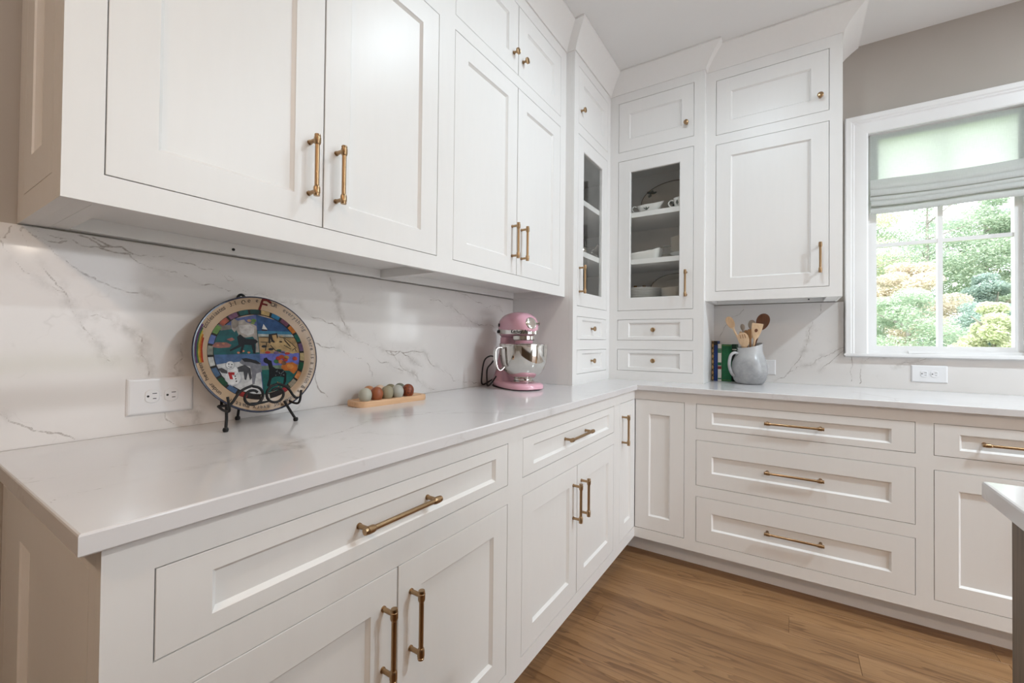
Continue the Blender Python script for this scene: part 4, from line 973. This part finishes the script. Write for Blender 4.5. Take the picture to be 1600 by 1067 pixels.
# ------------------------------------------------------------------ stoneware jug with wooden utensils
JX, JY = 1.1435, -.182
jug = thing('stoneware_jug', 'grey stoneware jug full of wooden spoons in front of the outlet', 'jug', (JX, JY, T))
def jring(r, z, lip=0., n=40):
    o = []
    for k in range(n):
        a = 2*PI*k/n; q = (.5+.5*math.cos(a-R(33)))**1.3 * lip      # pouring lip towards +x
        o.append(((r+q*.12)*math.cos(a), (r+q*.12)*math.sin(a), z+q))
    return o
jp = [(.056, .000, 0), (.069, .004, 0), (.081, .022, 0), (.0905, .055, 0), (.093, .088, 0), (.089, .120, 0), (.078, .150, 0), (.067, .172, .008), (.0625, .188, .018), (.062, .199, .027), (.063, .203, .030), (.060, .204, .030), (.058, .192, .020), (.061, .172, .008), (.072, .148, 0), (.083, .118, 0), (.087, .088, 0), (.084, .055, 0), (.07, .018, 0), (.001, .014, 0)]
b = MB(); b.loft([jring(*q) for q in jp]); b.build('body', JUG, jug, 60)
b = MB(); ha = R(213); hx, hy = math.cos(ha), math.sin(ha)
hpts = bez([(hx*r_, hy*r_, z_) for r_, z_ in ((.064, .168), (.086, .176), (.107, .160), (.116, .115), (.110, .078), (.098, .054), (.085, .046))], 6)
b.tube(hpts, [.0100]*3+[.0085]*(len(hpts)-6)+[.0115]*3, 12); b.build('handle', JUG, jug, 60)
def utensil(name, m, label, base, tip, head, roll=0., extra=None):
    """handle from base to tip (jug coordinates), head drawn in a plane holding the handle; head = list of (half width, distance beyond tip)"""
    B, Tp = Vector(base), Vector(tip); ax = (Tp-B).normalized(); L_ = (Tp-B).length
    side = ax.cross(Vector((0, 1, 0))).normalized(); side = Matrix.Rotation(roll, 3, ax) @ side; nor = ax.cross(side)
    r = thing(name, label, 'utensil', (JX+B.x, JY+B.y, T+B.z), 0, 'utensils in the grey jug')
    h = MB(); h.tube([ax*(L_*t) for t in (0, .5, 1.02)], [.0048, .0050, .0056], 10); h.build('handle', m, r, 60)
    hd = MB(); rings_ = []; n = 16
    for i, (wd, s, cup, th) in enumerate(head):
        o = []
        for k in range(n):
            a = 2*PI*k/n; c_, s_ = math.cos(a), math.sin(a)
            o.append(ax*(L_+s) + side*(c_*wd) + nor*(s_*th - cup*(1-(c_*c_))*1.0))
        rings_.append(o)
    hd.loft(rings_); hdo = hd.build('head', m, r, 60)
    if extra: extra(hdo, lambda u_, v_, w_: ax*(L_+v_)+side*u_+nor*w_)
    return r
def spoonh(w_, l, cup=.006, th=.004): return [(max(.0055*(1-t), w_*max(0., 1-(2*t-1)**2)**.5*(.86+.22*t)), l*t, cup*math.sin(PI*t), th*(1 if t < .97 else .5)) for t in (0, .04, .1, .2, .32, .45, .58, .7, .8, .88, .94, .98, 1)]
def spath(w0, w1, l, th=.0026): return [(.006, 0, 0, th+.001)]+[(w0+(w1-w0)*t, l*(.18+.82*t), 0, th) for t in np.linspace(0, 1, 7)]
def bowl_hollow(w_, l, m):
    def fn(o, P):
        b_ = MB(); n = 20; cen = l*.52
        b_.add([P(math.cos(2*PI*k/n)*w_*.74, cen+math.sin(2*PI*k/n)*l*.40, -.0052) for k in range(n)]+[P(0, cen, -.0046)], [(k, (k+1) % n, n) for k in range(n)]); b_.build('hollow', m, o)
    return fn
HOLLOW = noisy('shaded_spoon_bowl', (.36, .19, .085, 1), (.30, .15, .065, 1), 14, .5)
utensil('wooden_spoon', BEECH, 'small wooden spoon leaning far left out of the jug', (.045, .01, .03), (-.080, -.030, .314), spoonh(.0215, .076), R(8), bowl_hollow(.0215, .076, HOLLOW))
def slots(o, P):
    for u_ in (-.013, -.001, .011):
        b_ = MB(); pts = [P(u_+dx, dz, w_) for w_ in (-.0034, .0034) for dx, dz in ((-.002, .058), (.002, .058), (.002, .082), (-.002, .082))]
        b_.add(pts, [(0, 1, 2, 3), (4, 5, 6, 7), (0, 1, 5, 4), (1, 2, 6, 5), (2, 3, 7, 6), (3, 0, 4, 7)]); b_.build('slot', HOLLOW, o)
utensil('slotted_spoon', BEECH, 'pale slotted wooden turner leaning on the front rim of the jug', (.022, .035, .03), (-.016, -.046, .208), [(.007, 0, 0, .004), (.018, .012, 0, .003), (.026, .030, 0, .0028), (.0285, .050, 0, .0026), (.027, .068, 0, .0026), (.021, .082, 0, .0026), (.013, .090, 0, .0024)], R(-4), slots)
def hole(o, P):
    b_ = MB(); n = 16
    for w_ in (-.0032, .0032): b_.add([P(math.cos(2*PI*k/n)*.008+.002, .054+math.sin(2*PI*k/n)*.0105, w_) for k in range(n)], [tuple(range(n))])
    b_.build('hole', WALNUT, o)
utensil('wooden_spatula', BEECH, 'pale angled wooden spatula with a round hole', (-.012, .02, .03), (.029, -.045, .252), [(.007, 0, 0, .004), (.015, .014, 0, .003), (.021, .034, 0, .0028), (.026, .06, 0, .0026), (.028, .082, 0, .0026), (.028, .094, 0, .0026)], R(12), hole)
utensil('serving_spoon', WALNUT, 'large dark walnut spoon at the right of the jug', (-.03, .0, .03), (.050, .018, .306), spoonh(.035, .098), R(-6))
utensil('wooden_ladle', OLIVEW, 'honey brown spoon handle standing in the middle of the jug', (.0, -.01, .03), (-.016, -.002, .268), [(.006, 0, 0, .006), (.011, .008, 0, .0065), (.012, .024, 0, .0065), (.007, .038, 0, .004)])
utensil('wooden_whisk', OLIVEW, 'reddish brown carved handle just left of the holed spatula', (.01, -.01, .03), (.004, -.020, .255), [(.008, 0, 0, .007), (.013, .012, 0, .007), (.009, .024, 0, .006), (.014, .04, 0, .007), (.008, .056, 0, .004)])
GREYU = mat('grey_silicone', lin(150, 138, 126), .35)
utensil('scraper', GREYU, 'grey rounded scraper behind the holed spatula', (-.005, .0, .03), (.008, .022, .308), spoonh(.020, .058, .0, .004))
utensil('butter_paddle', GREYU, 'short greyish paddle tip behind the slotted turner', (.01, .0, .03), (-.034, .022, .302), spoonh(.012, .042, .0, .004))
utensil('wooden_fork', BEECH, 'pale wooden fork handle near the left inside of the jug', (.02, .0, .03), (-.036, -.004, .258), [(.006, 0, 0, .005), (.010, .01, 0, .005), (.010, .032, 0, .005), (.005, .042, 0, .004)])

# ------------------------------------------------------------------ dishes in the hutch
def dish(name, prof_, loc, m, label, cat, group=None, rot=None, n=36):
    b_ = MB(); b_.lathe(prof_, n=n); o = b_.build(name, m, None, 40, loc=loc, rot=rot); return tag(o, label, cat, group)
plate_p = [(.0, 0), (.07, 0), (.075, .003), (.125, .013), (.127, .016), (.122, .0165), (.075, .0065), (.0, .005)]
for k in range(8): dish('dinner_plate', plate_p, (.540, -.226, SH0+.0006+k*.0098), PORC, 'white dinner plate stacked at the left of the bottom hutch shelf', 'plate', 'stacked dinner plates in the hutch')
bowl_p = [(0, 0), (.035, 0), (.037, .004), (.070, .020), (.082, .034), (.084, .036), (.080, .035), (.066, .022), (.034, .007), (0, .006)]
for k in range(5): dish('bowl', bowl_p, (.752, -.262, SH0+.0006+k*.0100), CREAM, 'cream bowl stacked at the right of the bottom hutch shelf', 'bowl', 'stacked bowls on the bottom hutch shelf')
for k in range(10): dish('saucer', [(0, 0), (.04, 0), (.044, .003), (.072, .013), (.074, .015), (.07, .0155), (.04, .005), (0, .004)], (.798, -.262, SH1+.0006+.030+k*.0085), CREAM, 'small saucer stacked on the middle hutch shelf', 'saucer', 'stacked saucers on the middle hutch shelf')
dish('footed_bowl', [(0, 0), (.045, 0), (.045, .004), (.03, .009), (.06, .018), (.078, .0285), (.075, .0292), (.05, .019), (0, .016)], (.798, -.262, SH1+.0004), PORC, 'white shallow footed dish under the saucer stack', 'dish')
def platter(name, loc, rx, rz_, label, tilt=R(8), leaf=True):
    r = thing(name, label, 'platter', loc); mm = []
    for s_, h in ((.001, .004), (.66, .004), (.72, -.002), (.98, -.012), (1.0, -.013), (1.0, -.008), (.74, .006), (.001, .010)):
        mm.append([(rx*s_*math.cos(2*PI*k/48), h*math.cos(tilt)+(rz_*(1+s_*math.sin(2*PI*k/48)))*math.sin(tilt), rz_*(1+s_*math.sin(2*PI*k/48))*math.cos(tilt)-h*math.sin(tilt)+.003) for k in range(48)])
    MB().loft(mm).build('dish', CREAM, r, 40)
    def on(u_, v_, h=-.0135): return (rx*u_, h*math.cos(tilt)+rz_*(1+v_)*math.sin(tilt), rz_*(1+v_)*math.cos(tilt)-h*math.sin(tilt)+.003)
    b_ = MB(); b_.tube([on(math.cos(2*PI*k/48), math.sin(2*PI*k/48), -.0125) for k in range(49)], .0026, 6); b_.build('brown_rim', BRIM, r, 60)
    if leaf:
        for (cu, cv, dirs) in ((-.70, .50, (20, 75, 130, 250)), (.05, -.18, (30, 150, 260)), (.55, .6, (40, 120, 220))):
            for d in dirs:
                b_ = MB(); c_, s_ = math.cos(R(d)), math.sin(R(d)); q = []
                for t in np.linspace(0, 1, 7): q.append((cu+.2*t*c_-.055*math.sin(PI*t)*s_, cv+.2*t*s_+.055*math.sin(PI*t)*c_))
                for t in np.linspace(1, 0, 7)[1:-1]: q.append((cu+.2*t*c_+.055*math.sin(PI*t)*s_, cv+.2*t*s_-.055*math.sin(PI*t)*c_))
                b_.poly(q, -.0135, -.0105, on); b_.build('leaf_motif', LEAFP, r)
    return r
platter('serving_platter', (.690, -.062, SH2+.0005), .212, .134, 'oval platter with brown rim and leaf sprigs standing on the top hutch shelf')
platter('serving_platter', (.710, -.062, SH0+.0005), .165, .098, 'round ridged platter standing at the back of the bottom hutch shelf', leaf=False)
gb = thing('gravy_boat', 'white gravy boat with a grey leaf pattern on the top hutch shelf', 'gravy boat', (.600, -.305, SH2+.0006))
rg = []
for s_, z, w_ in ((.45, 0, .5), (.5, .004, .55), (.74, .018, .8), (.92, .036, .95), (1.0, .046, 1.), (.96, .0465, .95), (.7, .022, .72), (.05, .010, .05)):
    rg.append([(.075*s_*math.cos(2*PI*k/32)+(.018*s_ if math.cos(2*PI*k/32) > .9 else 0), .036*w_*math.sin(2*PI*k/32), z+(.014*max(0, math.cos(2*PI*k/32))**4*s_ if z > .03 else 0)) for k in range(32)])
MB().loft(rg).build('body', PORC, gb, 50)
b_ = MB(); b_.tube(bez([(-.068, 0, .040), (-.092, 0, .052), (-.104, 0, .036), (-.088, 0, .016), (-.055, 0, .012)]), .0035, 8); b_.build('handle', PORC, gb, 60)
for d in (-35, 0, 35):
    b_ = MB(); pts = [(-.005+t*.030*math.sin(R(d))+s_*.004*math.sin(PI*t), .012+t*.020*math.cos(R(d))) for s_, ts in ((1, (0, .3, .6, 1)), (-1, (.6, .3))) for t in ts]
    b_.poly(pts, -.0345, -.026, lambda x, y, h: (x, h+(y-.012)*-.15, y)); b_.build('leaf_motif', LEAFP, gb)
cup = thing('teacup', 'white teacup with grey sprig and open handle on the top hutch shelf', 'cup', (.787, -.305, SH2+.0006))
b_ = MB(); b_.lathe([(0, 0), (.024, 0), (.026, .003), (.034, .02), (.038, .05), (.040, .058), (.037, .058), (.034, .045), (.026, .012), (0, .008)], n=32); b_.build('bowl', PORC, cup, 50)
b_ = MB(); b_.tube(bez([(-.034, 0, .048), (-.055, -.006, .052), (-.066, -.008, .034), (-.054, -.006, .014), (-.030, 0, .014)]), .0042, 8); b_.build('handle', PORC, cup, 60)
for x in (-.012, .010):
    b_ = MB(); b_.poly([(x, .014), (x+.008, .026), (x+.002, .044), (x-.006, .028)], -.0395, -.030, lambda x, y, h: (x, h, y)); b_.build('leaf_motif', LEAFP, cup)
cas = thing('baking_dish', 'white oblong baking dish at the left of the middle hutch shelf', 'dish', (.555, -.283, SH1+.0006))
rg = []
for s_, z in ((.86, 0), (.9, .003), (1.0, .036), (1.0, .040), (.94, .040), (.88, .010), (.05, .008)):
    rg.append([(x*s_, y*s_, z+(.024*max(0, (x-.05)/.07)**1.0*(1 if z > .03 else 0) if x > .05 else 0)) for x, y in rrect(.24, .13, .035)])
MB().loft(rg).build('body', PORC, cas, 40)
ld_ = thing('silver_ladle', 'tarnished silver ladle lying across the white baking dish', 'ladle', (.605, -.262, SH1+.066))
b_ = MB(); b_.tube(bez([(-.075, 0, -.022), (-.02, 0, .000), (.03, 0, .009), (.08, .0, .013), (.125, 0, .014)]), [.003]*14+[.0045]*19 if False else .0042, 8); b_.build('handle', SILVER, ld_, 60)
b_ = MB(); b_.lathe([(0, -.016), (.012, -.013), (.020, -.004), (.022, .002), (.020, .002), (.012, -.009), (0, -.012)], (-.090, 0, -.022), n=20); b_.build('bowl', SILVER, ld_, 50)
gd = dish('glass_dish', [(0, 0), (.04, 0), (.045, .004), (.052, .045), (.054, .047), (.049, .047), (.042, .008), (0, .006)], (.668, -.140, SH1+.0006), CREAM, 'cream ramekin between baking dish and saucers on the middle shelf', 'bowl')
for x, y in ((.440, -.052), (.500, -.052)):
    c_ = thing('brass_candlestick', 'old brass candlestick behind the plates, %s of the two' % ('left' if x < .47 else 'right'), 'candlestick', (x, y, SH0+.0006), 0, 'candlesticks in the hutch')
    b_ = MB(); b_.lathe([(.0, 0), (.038, 0), (.038, .006), (.012, .014), (.007, .03), (.010, .05), (.006, .07), (.007, .10), (.012, .108), (0, .108)], n=20); b_.build('stem', OLD, c_, 50)
    b_ = MB(); b_.lathe([(0, .1085), (.018, .1085), (.020, .114), (.011, .116), (.011, .132), (.0, .132)], n=20); b_.build('candle_cup', OLD, c_, 50)
kt = thing('steel_kettle', 'polished steel kettle with arched handle seen through the left hutch door', 'kettle', (.200, -.415, SH1+.0006))
b_ = MB(); b_.lathe([(0, 0), (.075, 0), (.080, .006), (.082, .05), (.070, .085), (.040, .100), (0, .104)], n=36); b_.build('body', CHROME, kt, 40)
b_ = MB(); b_.tube(bez([(0, -.068, .085), (0, -.066, .150), (0, -.03, .185), (0, .03, .185), (0, .066, .150), (0, .068, .085)]), .0055, 10); b_.build('handle', CHROME, kt, 60)
b_ = MB(); b_.lathe([(.010, 0), (.012, .008), (0, .014)], (0, 0, .103), n=16); b_.build('lid_knob', DARK, kt, 50)
b_ = MB(); b_.tube([(.066, 0, .055), (.100, 0, .080), (.115, 0, .104)], [.016, .011, .008], 12); b_.build('spout', CHROME, kt, 60)

# ------------------------------------------------------------------ outdoors: ground and trees
GRASS = noisy('lawn_grass', lin(120, 140, 80), lin(90, 115, 60), 4, .9)
struct(MB().box(-40, 60, .5, 90, -1.3, -1.0).build('ground', GRASS))
def leafmat(name, a, b_):
    m = bpy.data.materials.new(name); m.use_nodes = True; k = N(m); t_ = m.node_tree; t_.nodes.remove(k.b)
    g = k.new('ShaderNodeNewGeometry')
    col = k.mix(g.outputs['Random Per Island'], a, b_)
    df = k.new('ShaderNodeBsdfDiffuse'); tl = k.new('ShaderNodeBsdfTranslucent'); mx = k.new('ShaderNodeMixShader'); mx.inputs[0].default_value = .4
    k.link(col, df.inputs[0]); k.link(col, tl.inputs[0]); k.link(df.outputs[0], mx.inputs[1]); k.link(tl.outputs[0], mx.inputs[2]); k.link(mx.outputs[0], t_.nodes['Material Output'].inputs[0]); return m
LV = [leafmat('leaf_green', lin(200, 210, 190), lin(160, 180, 160)), leafmat('leaf_yellow_green', lin(218, 220, 192), lin(194, 202, 172)), leafmat('leaf_blue_green', lin(186, 200, 190), lin(150, 172, 166)), leafmat('leaf_autumn', lin(224, 210, 198), lin(204, 200, 180))]
BARK = noisy('grey_bark', lin(176, 168, 164), lin(140, 132, 130), 8, .9, (4, 4, 1))
def tree(x, y, h, rad, base, lm, label, nl=1500, ls=.26, seed=0, layers=False):
    rg_ = np.random.default_rng(100+seed); r = thing('leafy_tree', label, 'tree', (x, y, -1.0), rg_.random()*6, 'trees beyond the window')
    b_ = MB(); b_.tube([(0, 0, 0), (.1, .05, h*.4), (.0, .0, h*.92)], [.16*h/8, .11*h/8, .03], 8)
    for k in range(5):
        a = rg_.random()*6.28; z = base+(h-base)*(.15+.13*k); b_.tube([(0.05, .03, z), (math.cos(a)*rad*.45, math.sin(a)*rad*.45, z+.5), (math.cos(a)*rad*.8, math.sin(a)*rad*.8, z+.7)], [.05, .03, .012], 5)
    b_.build('trunk', BARK, r, 60)
    # leaf clumps: sub-spheres in an egg-shaped crown
    nc = 46; cs = []
    for k in range(nc):
        t = rg_.random(); z = base + (h-base)*t; rr_ = rad*math.sin(PI*(.18+.78*t))**.7; a = rg_.random()*6.28; q = rr_*math.sqrt(rg_.random())*.9
        cs.append((q*math.cos(a), q*math.sin(a), z, rad*.42*(1-.45*t)))
    idx = rg_.integers(0, nc, nl); cen = np.array(cs)[idx]
    d = rg_.normal(size=(nl, 3)); d /= np.linalg.norm(d, axis=1)[:, None]; d[:, 2] *= .55 if layers else .8
    P_ = cen[:, :3] + d*cen[:, 3:]*(rg_.random(nl)**.35)[:, None]
    t1 = rg_.normal(size=(nl, 3)); t1[:, 2] *= .5; t1 /= np.linalg.norm(t1, axis=1)[:, None]; t2 = np.cross(t1, rg_.normal(size=(nl, 3))); t2 /= np.linalg.norm(t2, axis=1)[:, None]
    s_ = ls*(.5+rg_.random(nl))[:, None]
    V = np.stack([P_-t1*s_, P_-t2*s_*.45, P_+t1*s_, P_+t2*s_*.45], 1).reshape(-1, 3)
    me = bpy.data.meshes.new('foliage'); me.vertices.add(nl*4); me.vertices.foreach_set('co', V.astype(np.float32).ravel()); me.loops.add(nl*4); me.loops.foreach_set('vertex_index', np.arange(nl*4, dtype=np.int32))
    me.polygons.add(nl); me.polygons.foreach_set('loop_start', np.arange(0, nl*4, 4, dtype=np.int32)); me.update(calc_edges=True); me.validate(); me.materials.append(LV[lm]); place('foliage', me, r)
TREES = [ # x, y, height, crown radius, crown base, leaf kind, label
 (4.6, 16.5, 3.9, 1.9, .3, 0, 'low bushy green tree at the lower left of the window view'),
 (6.9, 17.5, 3.5, 1.8, .3, 2, 'low bluish green bush tree seen right of the centre muntin'),
 (5.75, 13.0, 3.1, .95, .3, 1, 'bright yellow-green sapling at the lower right of the window view'),
 (5.4, 21.0, 5.4, 2.1, .8, 3, 'pinkish yellow tree in the left half of the window'),
 (4.4, 26.0, 9.6, 2.6, 3.2, 1, 'pale yellow-green tree at the left edge of the window'),
 (7.2, 27.0, 10.4, 2.9, 4.2, 0, 'tall pine with a bare trunk left of the centre muntin'),
 (9.4, 27.5, 9.4, 2.5, 4.6, 0, 'tall tree with pale bare trunk right of the centre muntin'),
 (11.0, 29.0, 8.8, 2.4, 3.0, 1, 'spreading yellow-green tree behind the right pane'),
 (10.6, 26.0, 10.4, 1.7, 3.4, 0, 'tallest green tree at the upper right of the window'),
 (8.4, 22.5, 4.9, 1.9, .6, 2, 'bluish green tree in the right pane, mid height'),
 (9.7, 22.0, 5.6, 1.5, .8, 3, 'yellowing tree at the right edge of the window'),
 (2.4, 22.0, 7.2, 2.3, .8, 2, 'bluish green tree hidden left of the window frame'),
 (9.0, 33.0, 9.6, 3.0, 1.0, 2, 'far bluish tree filling the gap behind the bare trunks'),
 (6.0, 34.0, 9.2, 3.0, 1.0, 2, 'far hazy tree behind the tall pine'),
 (12.4, 34.0, 10.0, 3.0, 1.0, 2, 'far hazy tree behind the spreading yellow-green one'),
 (14.0, 25.0, 8.6, 2.4, 1.2, 0, 'green tree beyond the right side of the window frame')]
for k, q in enumerate(TREES): tree(*q, nl=38000 if q[1] < 24 else 28000, ls=.036 if q[1] < 20 else .052, seed=k, layers=q[5] != 1)
